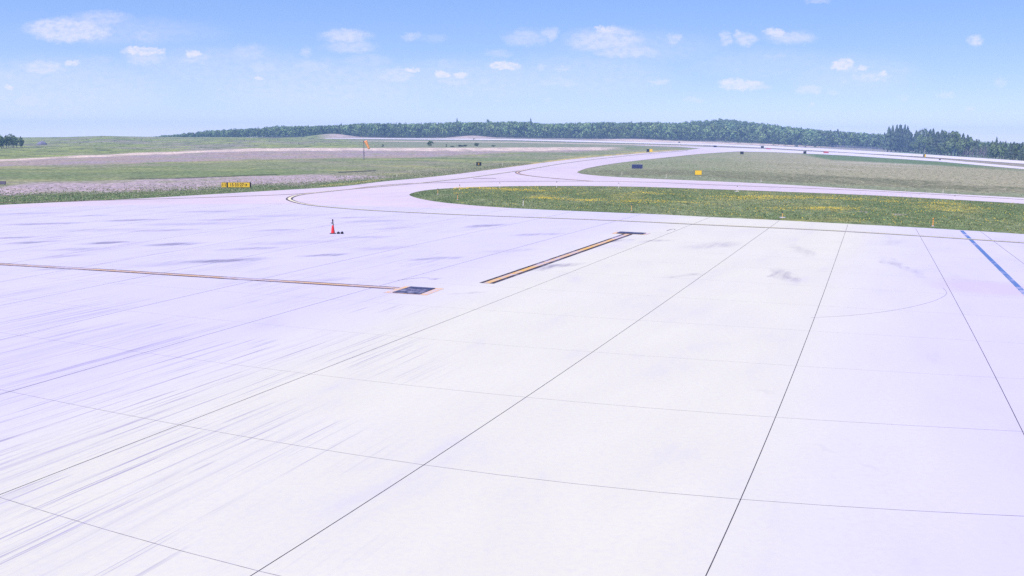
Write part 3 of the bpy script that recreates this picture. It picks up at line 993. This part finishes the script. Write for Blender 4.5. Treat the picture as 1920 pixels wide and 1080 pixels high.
# traffic cone with a leaning staff, and two black weights beside it
p = ground(624.3, 438.3)
t = thing('traffic_cone', 'red orange traffic cone with a dark leaning staff on the apron', 'traffic cone', p + Vector((0, 0, .012)))
M_CONE = plain('cone_orange', (.72, .028, .02), .45, .4, .06)
M_RUB = plain('black_rubber', (.012, .010, .020), .6, .3, .2)
M_STAFF = plain('maroon_staff', (.055, .018, .035), .5, .3, .2)
bm = bmesh.new(); add_lathe(bm, [(.165, .035), (.155, .07), (.085, .60), (.080, .66), (.055, .665), (.05, .60)], 24)
bm_obj('cone_body', bm, M_CONE, t, True)
bm = bmesh.new(); add_box(bm, 0, 0, .018, .46, .46, .036, .012); bm_obj('cone_base', bm, M_RUB, t)
MT = Matrix.Translation((.045, 0, .6)) @ Matrix.Rotation(-.10, 4, 'Y')
bm = bmesh.new(); add_lathe(bm, [(.040, 0), (.040, .38), (.055, .40), (.058, .55), (.03, .57)], 12, mat4=MT)
st_ = bm_obj('staff', bm, M_STAFF, t, True)
bm = bmesh.new(); add_box(bm, -.045, 0, .86, .20, .08, .075, .02); bm_obj('cross_bracket', bm, M_RUB, st_)


def dome(px, yb, wid, hgt, label):
    p = ground(px, yb)
    bm = bmesh.new()
    bmesh.ops.create_icosphere(bm, subdivisions=3, radius=1)
    rr = random.Random(int(px))
    for v in bm.verts:
        k = 1 + .07 * math.sin(v.co.x * 5 + rr.random() * .3) * math.cos(v.co.y * 4)
        z = max(v.co.z, -.35)
        v.co = Vector((v.co.x * wid / 2 * k, v.co.y * wid * .6 * k, (z + .35) / 1.35 * hgt))
    bmesh.ops.rotate(bm, verts=bm.verts[:], cent=(0, 0, 0), matrix=Matrix.Rotation(.35, 3, 'Z'))
    o = bm_obj('rubber_weight', bm, M_RUB, None, True)
    o.location = p + Vector((0, 0, .012))
    return tag(o, label, 'weight', 'black weights beside the cone')


dome(634.6, 438.6, .25, .185, 'black rounded weight right next to the red cone base')
dome(641.5, 438.6, .25, .195, 'black rounded weight farther from the cone, rightmost of two')

# windsock
p = ground(682.5, 299.6)
mpp = p.y / FPX
t = thing('windsock', 'drooping orange windsock on a thin dark pole in the left field', 'windsock', p)
ht = (299.6 - 266.2) * mpp
M_POLE = plain('dark_pole', (.05, .05, .065), .5, .4, .2)
bm = bmesh.new(); add_lathe(bm, [(.22, 0), (.2, .1), (.15, .12), (.15, ht * .35), (.11, ht * .5), (.09, ht)], 12)
bm_obj('pole', bm, M_POLE, t, True)
bm = bmesh.new(); add_lathe(bm, [(.16, ht - .25), (.24, ht - .1), (.24, ht + .1), (.12, ht + .25)], 12)
bm_obj('pivot', bm, M_DARK, t, True)
m, nt, b = new_mat('orange_sock', .8, .1)
n = N(nt); tcx = n.node('ShaderNodeTexCoord')
n.put(b.inputs['Base Color'], n.mix(n.ramp(n.noise(tcx.outputs['Object'], 3, 4, .6), .35, .7), (.86, .33, .08), (.95, .45, .16)))
dirv = Vector((6.6 * mpp, -.3, -14.6 * mpp))
q = dirv.to_track_quat('Z', 'Y').to_matrix().to_4x4()
q.translation = Vector((3.4 * mpp, 0, ht + 1.2 * mpp))
ln = dirv.length
prof = [(.58 * (1 - .42 * k / 10) * (1 + .06 * math.sin(k * 2.2)), ln * k / 10) for k in range(11)]
bm = bmesh.new(); add_lathe(bm, prof, 20, mat4=q)
bm_obj('sock', bm, m, t, True)
bm = bmesh.new(); add_box(bm, 1.2 * mpp, 0, ht + .9 * mpp, 4.6 * mpp, .08, .12, .02)
bm_obj('throat_arm', bm, plain('white_arm', (.75, .72, .70), .5), t)

# ------------------------------------------------------------------ vegetation
def leaf_mat(name, lo, hi, attr=True):
    m, nt, b = new_mat(name, .85, .1)
    n = N(nt)
    t = n.node('ShaderNodeTexCoord')
    oi = n.node('ShaderNodeObjectInfo')
    f = n.noise(t.outputs['Object'], .8, 4, .6)
    c = n.mix(n.ramp(f, .32, .68), lo, hi)
    if attr:
        a = n.node('ShaderNodeAttribute', attribute_name='tint')
        c = n.mix(1, c, a.outputs[0], 'MULTIPLY')
    rnd = n.math('ADD', .78, n.math('MULTIPLY', oi.outputs['Random'], .44))
    c = n.mix(1, c, n.comb(rnd, rnd, n.math('ADD', .15, n.math('MULTIPLY', rnd, .85))), 'MULTIPLY')
    n.put(b.inputs['Base Color'], c)
    return m


M_CON = leaf_mat('conifer_needles', (.050, .085, .055), (.110, .160, .085))
M_DEC = leaf_mat('broad_leaves', (.075, .130, .048), (.150, .215, .078))
M_BARK = plain('bark', (.10, .08, .07), .9, .1, .3, 4)
M_DEAD = plain('grey_dead_wood', (.23, .19, .21), .9, .1, .2, 4)


def leaf_quads(centers, normals, size, rg):
    """one leaf-clump quad per centre"""
    nq = len(centers)
    nrm = normals + rg.normal(0, .34, (nq, 3))
    nrm /= np.linalg.norm(nrm, axis=1)[:, None] + 1e-9
    a = np.cross(nrm, rg.normal(0, 1, (nq, 3))); a /= np.linalg.norm(a, axis=1)[:, None] + 1e-9
    b_ = np.cross(nrm, a)
    s = (size * rg.uniform(.6, 1.35, nq))[:, None]
    asp = rg.uniform(.55, 1.0, nq)[:, None]
    V = np.stack([centers - a * s - b_ * s * asp * .6, centers + a * s * .8 - b_ * s * asp, centers + a * s + b_ * s * asp * .7, centers - a * s * .7 + b_ * s * asp], 1)
    return V.reshape(-1, 3)


def conifer_pts(h, w, n_, rg, base=.08):
    z = base + (1 - base) * rg.random(n_) ** .85
    prof = (1 - z) ** .8 * (1 + .25 * np.sin(z * 34 + rg.random() * 6)) + .03
    az = rg.random(n_) * 2 * np.pi
    lob = 1 + .22 * np.sin(az * 3 + rg.random() * 6) + .12 * np.sin(az * 5 + z * 9)
    r = w / 2 * prof * lob * rg.uniform(.55, 1.0, n_) ** .6
    c = np.stack([r * np.cos(az), r * np.sin(az), z * h], 1)
    nr_ = np.stack([np.cos(az), np.sin(az), .55 + 0 * az], 1)
    return c, nr_


def broad_pts(h, w, n_, rg, base=.15):
    """crown of several unequal lobes"""
    k = rg.integers(7, 12)
    cz = rg.uniform(base + .18, .86, k); ca = rg.random(k) * 6.28
    cr = rg.uniform(.05, .34, k) * np.sin(np.clip((cz - base) / (1 - base), 0, 1) * np.pi) ** .5
    lr = rg.uniform(.15, .25, k)
    idx = rg.integers(0, k, n_)
    d = rg.normal(0, 1, (n_, 3)); d /= np.linalg.norm(d, axis=1)[:, None]
    rad = lr[idx] * rg.uniform(.6, 1.05, n_)
    c = np.stack([cr[idx] * np.cos(ca[idx]) * w * 1.1 + d[:, 0] * rad * w, cr[idx] * np.sin(ca[idx]) * w * 1.1 + d[:, 1] * rad * w, (cz[idx] + d[:, 2] * rad * .72) * h], 1)
    c[:, 2] = np.clip(c[:, 2], base * h * .5, h)
    return c, d + np.array([0, 0, .3])


def crown_mesh(kind, nleaf, seed, mat):
    """unit crown: 1 m tall and 1 m wide, scaled per tree"""
    rg = np.random.default_rng(seed)
    if kind == 'con': c, nn = conifer_pts(1, 1, nleaf, rg); sz = .052
    elif kind == 'bush': c, nn = broad_pts(1, 1, nleaf, rg, .02); sz = .075
    else: c, nn = broad_pts(1, 1, nleaf, rg); sz = .050
    V = leaf_quads(c, nn, sz, rg)
    F = np.arange(len(V)).reshape(-1, 4)
    tint = np.repeat(rg.uniform(.62, 1.35, nleaf), 4)[:, None] * np.array([[1, 1, 1]])
    o = fast_mesh('crown', V, F, 4, mat, colors=tint, link_it=False)
    return o.data


CROWNS = {'con': [crown_mesh('con', 620, 100 + k, M_CON) for k in range(5)], 'dec': [crown_mesh('dec', 620, 200 + k, M_DEC) for k in range(5)],
          'bush': [crown_mesh('bush', 260, 300 + k, M_DEC) for k in range(3)], 'con_s': [crown_mesh('con', 240, 400 + k, M_CON) for k in range(4)], 'dec_s': [crown_mesh('dec', 330, 500 + k, M_DEC) for k in range(4)]}
bm = bmesh.new()
add_lathe(bm, [(.028, 0), (.020, .1), (.014, .5), (.004, .93)], 7)
for k in range(6):
    a, z = k * 2.1, .25 + .1 * k
    Mx = Matrix.Translation((0, 0, z)) @ Matrix.Rotation(a, 4, 'Z') @ Matrix.Rotation(1.0, 4, 'Y')
    add_lathe(bm, [(.008, 0), (.002, .26 * (1 - z * .5))], 5, mat4=Mx)
TRUNK = bpy.data.meshes.new('trunk'); bm.to_mesh(TRUNK); bm.free(); TRUNK.materials.append(M_BARK)


def tree(kind, x, y, h, w, label, group, name=None, parts=True, cat='tree', sink=0.0):
    z = float(zt(x, y)) - sink
    me = random.choice(CROWNS[kind])
    nm = name or {'con': 'conifer_tree', 'con_s': 'conifer_tree', 'dec': 'broadleaf_tree', 'dec_s': 'broadleaf_tree', 'bush': 'shrub'}[kind]
    rz = random.random() * 6.28
    if parts:
        t = thing(nm, label, cat, (x, y, z), rz, group)
        o = link(bpy.data.objects.new('crown', me), t); o.scale = (w, w, h)
        o = link(bpy.data.objects.new('trunk', TRUNK), t); o.scale = (h, h, h)
        return t
    o = link(bpy.data.objects.new(nm, me))
    o.location = (x, y, z); o.scale = (w, w, h); o.rotation_euler = (0, 0, rz)
    return tag(o, label, cat, group)


def top_h(px, ytop, d):
    """height above the ground of something at distance d whose top shows at row ytop"""
    rx, ry, rz = ray(px, ytop)
    return CAM_H + rz / ry * d - float(zt(rx / ry * d, d))


# the near wood on the right, tree by tree
WB = np.array([(1540, 273.6), (1600, 277.5), (1640, 279.5), (1680, 284), (1760, 291), (1850, 297), (1920, 302.5), (2000, 309), (2200, 324)])
WT = np.array([(1540, 246), (1575, 243), (1600, 247), (1640, 252), (1655, 248), (1668, 237), (1680, 235.5), (1697, 235.5), (1706, 246), (1722, 242), (1745, 240), (1765, 239), (1785, 239.5), (1797, 244), (1812, 254),
               (1830, 260), (1850, 262), (1868, 262), (1900, 265), (1920, 267), (2000, 268), (2200, 272)])
for row, (nt_, lo, hi, extra) in enumerate(((54, .42, .72, 4), (62, .66, .92, 22), (88, .88, 1.03, 48))):
    for k in range(nt_):
        px = 1545 + (2150 - 1545) * (k + random.uniform(.15, .85)) / nt_
        p0 = ground(px, float(np.interp(px, WB[:, 0], WB[:, 1])))
        d = p0.y + extra + random.uniform(-4, 10)
        x = p0.x / p0.y * d
        H = top_h(px, float(np.interp(px, WT[:, 0], WT[:, 1])), d)
        h = max(3.5, H * random.uniform(lo, hi))
        dead = 1808 < px < 1848 and row == 0
        if dead: continue
        con = random.random() < (.40 if row else .35) or 1655 < px < 1704
        w = h * (random.uniform(.40, .54) if con else random.uniform(.52, .72))
        w = min(w, 9.5)
        if con:
            tree('con', x, d, h, w, 'dark green pointed conifer in the wood beyond the right end of the runway', 'conifers in the right-hand wood')
        else:
            tree('dec', x, d, h, w, 'rounded lighter green leafy tree in the wood beyond the right end of the runway', 'leafy trees in the right-hand wood')
for px, yt, w in ((1664, 239, 9), (1671, 236.5, 9), (1679, 235.5, 9), (1687, 236, 9), (1694, 234.5, 8), (1699, 237, 8)):
    p0 = ground(px, 285); d = p0.y + 20
    tree('con', p0.x / p0.y * d, d, top_h(px, yt, d), w, 'tallest dark conifer clump standing above the wood, left of its crest', 'tall conifers above the wood')
p0 = ground(1866, 298); d = p0.y + 30
tree('con', p0.x / p0.y * d, d, top_h(1866, 257.5, d), 3.6, 'single pointed conifer above the low trees at the far right', None)


# bare, dead trees at the right
def bare_tree(px, yb, yt):
    p0 = ground(px, yb)
    h = (yb - yt) * p0.y / FPX
    bm = bmesh.new()
    rr = random.Random(int(px * 7))
    add_lathe(bm, [(.10, 0), (.07, h * .5), (.015, h)], 6)
    for k in range(34):
        z = h * rr.uniform(.12, .92); a = rr.random() * 6.28; l = h * rr.uniform(.16, .34) * (1.15 - z / h)
        Mx = Matrix.Translation((0, 0, z)) @ Matrix.Rotation(a, 4, 'Z') @ Matrix.Rotation(rr.uniform(.35, .8), 4, 'Y')
        add_lathe(bm, [(.05, 0), (.03, l * .6), (.01, l)], 4, mat4=Mx)
    o = bm_obj('bare_tree', bm, M_DEAD)
    o.location = p0
    return tag(o, 'leafless greyish purple tree at the front of the right-hand wood', 'tree', 'bare trees in the right-hand wood')


for k in range(16):
    px = 1804 + 46 * (k + random.uniform(.1, .9)) / 16
    bare_tree(px, float(np.interp(px, WB[:, 0], WB[:, 1])) - random.uniform(0, .6), random.uniform(272, 281))

# clump of trees at the far left
for k in range(26):
    px = -90 + 136 * (k + random.uniform(.1, .9)) / 26
    yb = float(np.interp(px, [-90, 0, 48], [288, 279.5, 276.5]))
    p0 = ground(px, yb); d = p0.y + random.uniform(0, 22)
    yt = float(np.interp(px, [-90, 0, 22, 28, 40, 49], [248, 249, 249, 251, 252, 262])) + random.uniform(0, 2 if k % 2 else 7)
    con = random.random() < .35
    h = top_h(px, yt, d)
    tree('con' if con else 'dec', p0.x / p0.y * d, d, h, h * (.40 if con else .62), 'dark tree in the clump at the far left edge', 'dark trees clumped at the far left')

# shrubs in the grass before the runway
for px, yb, wpx, hpx, lab in ((807, 275.2, 14, 10.5, 'largest feathery shrub right of the windsock'), (893, 276, 13, 9.5, 'dense dark shrub right of the feathery one'), (718, 275.5, 7, 5, 'small dark shrub just right of the windsock'),
                              (837, 275.6, 5, 5.5, 'tiny dark shrub between two larger shrubs'), (925, 276, 9, 4.5, 'low shrub right of the dense dark shrub'), (862, 275.4, 16, 3.6, 'low spreading shrub between the two larger shrubs'),
                              (872, 275.2, 12, 3.8, 'low shrub touching the dense dark shrub'), (848, 275.8, 14, 2.6, 'flattest low shrub beside the feathery one'), (889, 262.0, 6, 2.2, 'tiny shrub on the grey mound beyond the runway')):
    p0 = ground(px, yb); mp_ = p0.y / FPX
    tree('bush', p0.x, p0.y, hpx * mp_, wpx * mp_, lab, 'shrubs in the grass before the runway', 'shrub', False, 'shrub')
for px, yb in ((54, 279), (71, 277), (86, 278.2), (93, 285), (115, 277.5), (98, 284), (135, 284.5), (150, 270), (190, 268), (225, 271), (265, 263.5), (330, 268), (282, 262), (372, 266), (430, 270), (458, 264), (505, 266), (545, 268), (560, 270), (590, 268), (620, 271)):
    p0 = ground(px, yb); mp_ = p0.y / FPX; s = random.uniform(1.6, 2.8)
    tree('bush', p0.x, p0.y, s * .75 * mp_, s * 1.2 * mp_, 'tiny dark bush dotted over the green hill on the left', 'tiny bushes dotted over the left hill', 'shrub', False, 'shrub')

# low scrub that speckles the left-hand hill and field
rs = np.random.default_rng(21)
Vs, Ts = [], []
ub = [np.array([v.co[:] for v in me.vertices]).reshape(-1, 4, 3) for me in CROWNS['bush']]
for k in range(2600):
    px = rs.uniform(-60, 760)
    top_, bot_ = np.interp(px, [0, 50, 200, 480, 640, 760], [272, 266, 259, 260, 262.5, 268]), np.interp(px, bE[0], bE[1])
    py = top_ + (bot_ - top_) * rs.random() ** 1.9
    if np.interp(px, b5[0], b5[1]) - 1 < py < np.interp(px, b3[0], b3[1]) and rs.random() < .75: continue
    p0 = ground(px, py); mp_ = p0.y / FPX
    s_ = rs.uniform(.7, 1.7) * mp_ * (1.5 if py < np.interp(px, b5[0], b5[1]) else .8)
    q_ = ub[rs.integers(0, 3)]
    q_ = q_[rs.choice(len(q_), 26, replace=False)].reshape(-1, 3)
    Vs.append(q_ * np.array([s_ * 1.5, s_ * 1.5, s_ * .75]) * np.array([1, 1, 1]) + np.array(p0))
    Ts.append(np.tile(rs.uniform(.55, 1.5) * np.array([[1.25, 1.25, .9]]), (104, 1)))
V = np.concatenate(Vs); T = np.concatenate(Ts)
scrub = fast_mesh('scrub', V, np.arange(len(V)).reshape(-1, 4), 4, M_DEC, colors=T)
tag(scrub, 'low green scrub and weeds speckled over the left hill and field', 'scrub', None, 'stuff')

# the wooded hill: its front trees singly, the rest as one mass
n_front = 0
FB = np.array([(270, 262.0), (480, 258), (560, 254), (625, 249.5), (700, 254.5), (800, 256), (860, 252.5), (930, 258), (990, 259.5), (1120, 257.5), (1200, 256), (1280, 262), (1440, 269.5), (1560, 275)])
px = 300.0
while px < 1545:
    d = 1052 + random.uniform(0, 20) if px < 1350 else 1030 + random.uniform(0, 20)
    rx, ry, rz = ray(px, 250)
    x = rx / ry * d
    h = random.uniform(6.5, 10.5)
    h = min(h, top_h(px, float(np.interp(px, TOPS[:, 0], TOPS[:, 1])) + random.uniform(0, 2), d))
    if h < 2.0:
        px += 7
        continue
    con = random.random() < .2
    w = h * (random.uniform(.4, .5) if con else random.uniform(.75, 1.05))
    tree('con_s' if con else 'dec_s', x, d, h, w, ('dark conifer' if con else 'bluish green leafy tree') + ' in the front edge of the wooded hill beyond the runway', ('conifers' if con else 'leafy trees') + ' along the front of the wooded hill', None, False, 'tree', h * .14)
    px += w * 1.5 * FPX / d
    n_front += 1
for pxp, yt, w in ((857, 221.8, 5), (995, 221.8, 5.5), (915, 223.5, 8), (932, 224.5, 9), (958, 226, 6), (640, 231, 5)):
    d = 1330
    rx, ry, rz = ray(pxp, 240)
    lab = {857: 'lone pine spire poking above the hill treetops, left of centre', 995: 'lone pine with a ragged top above the hill, at picture centre', 915: 'rounded crown rising above the hill treetops, between the two pines, left one',
           932: 'broad rounded crown rising above the hill treetops between the two pines', 958: 'small rounded crown above the hill, left of the centre pine', 640: 'small dark spire above the left part of the wooded hill'}[pxp]
    tree('con' if pxp in (857, 995, 640) else 'dec', rx / ry * d, d, top_h(pxp, yt, d), w, lab, None)

# mass of the wooded hill
rg = np.random.default_rng(5)
Vs, Ts = [], []
units = {k: [np.array([v.co[:] for v in me.vertices]) for me in CROWNS[k]] for k in ('con_s', 'dec_s')}
for d in np.arange(1078, 1440, 19.0):
    frac = (d - 1078) / 350
    xs = np.arange((255 - 960) / FPX * d, (1900 - 960) / FPX * d, 6.6 + 1.2 * frac)
    for x in xs:
        dd = d + rg.uniform(-8, 8); xx = x + rg.uniform(-2, 2)
        pxx = 960 + FPX * xx / dd
        if pxx < 255: continue
        h = rg.uniform(10.5, 17.5) * (.85 + .3 * fbm(np.array([xx]), np.array([dd]), 70, 3, 2)[0])
        zz0 = float(zt(xx, dd))
        rr_ = ray(pxx, float(np.interp(pxx, TOPS[:, 0], TOPS[:, 1])) + 4.0 * (fbm(np.array([xx]), np.array([dd * .2]), 26, 55, 3)[0] - .5) * 2 + rg.uniform(-.8, 1.8))
        h = min(h, CAM_H + rr_[2] / rr_[1] * dd - zz0)
        if h < 2.5: continue
        con = rg.random() < .15
        w = h * (rg.uniform(.35, .45) if con else rg.uniform(.72, 1.05))
        U = units['con_s' if con else 'dec_s'][rg.integers(0, 4)]
        nl = (200 if frac < .7 else 240) if con else (260 if frac < .7 else 320)
        sel_ = rg.choice(len(U) // 4, nl, replace=False)
        Uq = U.reshape(-1, 4, 3)[sel_].reshape(-1, 3)
        a = rg.random() * 6.28
        ca, sa = math.cos(a), math.sin(a)
        z0 = float(zt(xx, dd)) - .16 * h
        h *= 1.16
        P_ = np.stack([xx + (Uq[:, 0] * ca - Uq[:, 1] * sa) * w, dd + (Uq[:, 0] * sa + Uq[:, 1] * ca) * w, z0 + Uq[:, 2] * h], 1)
        Vs.append(P_)
        base = rg.uniform(.55, 1.6) * (.62 if con else 1.0)
        hue = rg.uniform(-.1, .1)
        tt = base * np.repeat(rg.uniform(.7, 1.3, nl), 4)[:, None] * np.array([[1 + hue, 1, 1 - hue]])
        Ts.append(tt)
V = np.concatenate(Vs); T = np.concatenate(Ts)
forest = fast_mesh('forest', V, np.arange(len(V)).reshape(-1, 4), 4, leaf_mat('forest_leaves', (.068, .120, .050), (.150, .225, .076)), colors=T)
tag(forest, 'continuous mass of bluish green trees covering the hill behind the runway', 'forest', None, 'stuff')

# ------------------------------------------------------------------ grass blades and yellow flowers
def scatter(n_, pxr, pyr, cond):
    """random ground points inside a photo-pixel window, uniform on the ground"""
    out = []
    while len(out) < n_:
        m_ = 20000
        x0 = np.array([flat(pxr[0], pyr[0]), flat(pxr[1], pyr[0]), flat(pxr[0], pyr[1]), flat(pxr[1], pyr[1])])
        X = rng.uniform(x0[:, 0].min(), x0[:, 0].max(), m_); Y = rng.uniform(x0[:, 1].min(), x0[:, 1].max(), m_)
        px, py = to_px(X, Y, np.zeros(m_))
        ok = cond(px, py, X, Y)
        out += list(zip(X[ok], Y[ok], px[ok], py[ok]))
        if not len(out): break
    return np.array(out[:n_])


iu, il = np.array(ISL_UP).T, np.array(ISL_LOW).T
tu = np.array(TWB_UP[::-1]).T


def on_island(px, py, X, Y):
    return (px > 768) & (py > np.interp(px, iu[0], iu[1]) + .5) & (py < np.interp(px, il[0], il[1]) - .8)


def on_verge(px, py, X, Y):
    return (px < 1000) & (py < np.interp(px, bE[0], bE[1]) - .6) & (py > np.interp(px, b1[0], b1[1]) - 3 - 14 * rng.random(len(px)) ** 6)


def on_right(px, py, X, Y):
    return (px > 1085) & (py < np.interp(px, tu[0], tu[1]) - .5) & (py > np.interp(px, [1082, 1102, 1155, 1254, 2600], [324, 315.5, 307, 300, 330]))


def blades(pts, hmin, hmax, wid, cols, per=3):
    n_ = len(pts) * per
    X = np.repeat(pts[:, 0], per) + rng.normal(0, .06, n_); Y = np.repeat(pts[:, 1], per) + rng.normal(0, .06, n_)
    Z = np.where(Y > 60, zt(X, Y), 0)
    h = rng.uniform(hmin, hmax, n_); a = rng.random(n_) * 6.28; w = wid * rng.uniform(.6, 1.4, n_)
    lean = rng.normal(0, .35, (n_, 2)) * h[:, None]
    dx_, dy_ = np.cos(a) * w, np.sin(a) * w
    V = np.stack([np.stack([X - dx_, Y - dy_, Z], 1), np.stack([X + dx_, Y + dy_, Z], 1), np.stack([X + lean[:, 0], Y + lean[:, 1], Z + h], 1)], 1).reshape(-1, 3)
    T = np.repeat(cols[rng.integers(0, len(cols), n_)] * rng.uniform(.7, 1.3, (n_, 1)), 3, axis=0)
    return V, T


gcols = np.array([(.19, .27, .10), (.23, .305, .12), (.155, .23, .09), (.29, .32, .155)])
ycols = np.array([(.37, .37, .22), (.32, .36, .18), (.46, .42, .29), (.26, .31, .16)])
parts_ = []
parts_.append(blades(scatter(42000, (760, 2150), (346, 452), on_island), .04, .11, .045, gcols))
parts_.append(blades(scatter(16000, (-200, 1000), (306, 396), on_verge), .05, .15, .06, np.concatenate([gcols, ycols])))
parts_.append(blades(scatter(24000, (1080, 2150), (300, 388), on_right), .05, .14, .07, ycols))
V = np.concatenate([a for a, _ in parts_]); T = np.concatenate([b_ for _, b_ in parts_])
m, nt, b = new_mat('grass_blades', .8, .1)
n = N(nt); a_ = n.node('ShaderNodeAttribute', attribute_name='tint')
tcx = n.node('ShaderNodeTexCoord')
n.put(b.inputs['Base Color'], n.mix(n.ramp(n.noise(tcx.outputs['Object'], .3, 3, .6), .35, .7, 0, .4), a_.outputs[0], (.14, .15, .06)))
grass = fast_mesh('grass', V, np.arange(len(V)).reshape(-1, 3), 3, m, colors=T)
tag(grass, 'short rough grass on the island and verges beside the pavements', 'grass', None, 'stuff')

# flowers: dense along a winding band of the island, thin elsewhere
band = L(860, 362, 950, 367, 1000, 371, 1100, 377, 1200, 379.5, 1300, 384, 1380, 390, 1480, 394, 1560, 392, 1700, 393, 1800, 396, 1920, 404, 2200, 420)


def flower(px, py, X, Y):
    ok = on_island(px, py, X, Y) & (px > 850)
    n1 = fbm(X, Y, 9, 71, 4); n2 = fbm(X, Y, 3, 77, 3)
    b_ = np.exp(-((py - np.interp(px, band[0], band[1])) / 2.6) ** 2)
    up = np.exp(-((py - np.interp(px, [850, 1100, 1300, 1500, 1900], [352, 362, 366, 374, 392])) / 5) ** 2)
    pr = b_ * np.clip((n1 - .40) * 5, 0, 1) * .55 + up * np.clip((n1 - .46) * 5, 0, 1) * .30 + .022
    pr = pr * np.clip((n2 - .3) * 4, 0.05, 1)
    return ok & (rng.random(len(px)) < pr)


fp = scatter(17000, (840, 2150), (346, 452), flower)
nf = len(fp)
cz = rng.uniform(.10, .2, nf)
cen = np.stack([fp[:, 0], fp[:, 1], cz], 1)
V = leaf_quads(cen, np.tile(np.array([[0, -.25, 1.0]]), (nf, 1)), .035, np.random.default_rng(4))
T = np.repeat(np.array([(.68, .52, .02), (.75, .60, .04), (.60, .42, .02)])[rng.integers(0, 3, nf)], 4, axis=0)
fl = fast_mesh('flowers', V, np.arange(len(V)).reshape(-1, 4), 4, m.copy(), colors=T)
fm = fl.data.materials[0]; fm.name = 'flower_petals'
tag(fl, 'yellow wild flowers scattered in drifts through the grass island', 'flowers', None, 'stuff')

# ------------------------------------------------------------------ far fence at the foot of the wood
M_WIRE = plain('galvanised_wire', (.30, .31, .36), .6, .4, .15)
ft = thing('perimeter_fence', 'grey wire fence with posts at the foot of the right-hand wood', 'fence', (0, 0, 0))
fpts = [ground(px, float(np.interp(px, [1555, 1640, 1735, 1765], [275.6, 280.2, 287.2, 290.2]))) for px in np.linspace(1555, 1765, 44)]
fh = 2.4
Vf, Ff = [], []
for a, b_ in zip(fpts[:-1], fpts[1:]):
    for z in np.linspace(.15, fh - .1, 9):
        k = len(Vf)
        Vf += [a + Vector((0, 0, z)), b_ + Vector((0, 0, z)), b_ + Vector((0, 0, z + .07)), a + Vector((0, 0, z + .07))]
        Ff.append((k, k + 1, k + 2, k + 3))
mesh_obj('wire_panel', Vf, Ff, M_WIRE, ft)
pm = None
for q_ in fpts:
    if pm is None:
        bm = bmesh.new(); add_lathe(bm, [(.07, 0), (.07, fh + .1), (.0, fh + .16)], 7)
        o = bm_obj('post', bm, M_WIRE, ft); pm = o.data
    else:
        o = link(bpy.data.objects.new('post', pm), ft)
    o.location = q_
# slim pale mast in front of the wood
p0 = ground(1733.4, 289)
bm = bmesh.new(); add_lathe(bm, [(.16, 0), (.12, 1.0), (.10, 10 * p0.y / FPX), (0, 10.4 * p0.y / FPX)], 8)
o = bm_obj('mast', bm, M_PALE); o.location = p0
tag(o, 'slim pale mast standing before the dense wood on the right', 'mast')

# grey heap beside the far left trees
p0 = ground(78.5, 271.2); mp_ = p0.y / FPX
bm = bmesh.new(); bmesh.ops.create_uvsphere(bm, u_segments=32, v_segments=16, radius=1)
for v in bm.verts:
    a = math.atan2(v.co.y, v.co.x)
    k = 1 + .09 * math.sin(a * 3 + 1) + .05 * math.sin(a * 7 + v.co.z * 5)
    v.co = Vector((v.co.x * 8.5 * mp_ * k, v.co.y * 8.5 * mp_ * k, max(v.co.z, -.05) * 6.2 * mp_ * (1 + .06 * math.sin(v.co.x * 6))))
o = bm_obj('gravel_heap', bm, plain('heap_gravel', (.19, .19, .24), .95, .1, .3, 1.5), None, True); o.location = p0
tag(o, 'grey rounded gravel heap beside the far left trees', 'heap')

# ------------------------------------------------------------------ haze
bm = bmesh.new()
add_box(bm, 0, 1120, 8, 5300, 2720, 76)
hz = bm_obj('haze', bm, None)
m = bpy.data.materials.new('haze_air'); m.use_nodes = True
nt = m.node_tree
for x in list(nt.nodes):
    if x.type != 'OUTPUT_MATERIAL': nt.nodes.remove(x)
pv = nt.nodes.new('ShaderNodeVolumePrincipled')
pv.inputs['Color'].default_value = (.34, .60, 1.0, 1)
pv.inputs['Density'].default_value = .00027
pv.inputs['Anisotropy'].default_value = .0
nt.links.new(pv.outputs[0], [x for x in nt.nodes if x.type == 'OUTPUT_MATERIAL'][0].inputs['Volume'])
hz.data.materials.append(m)
tag(hz, 'thin pale blue summer haze over the airfield', kind='stuff')
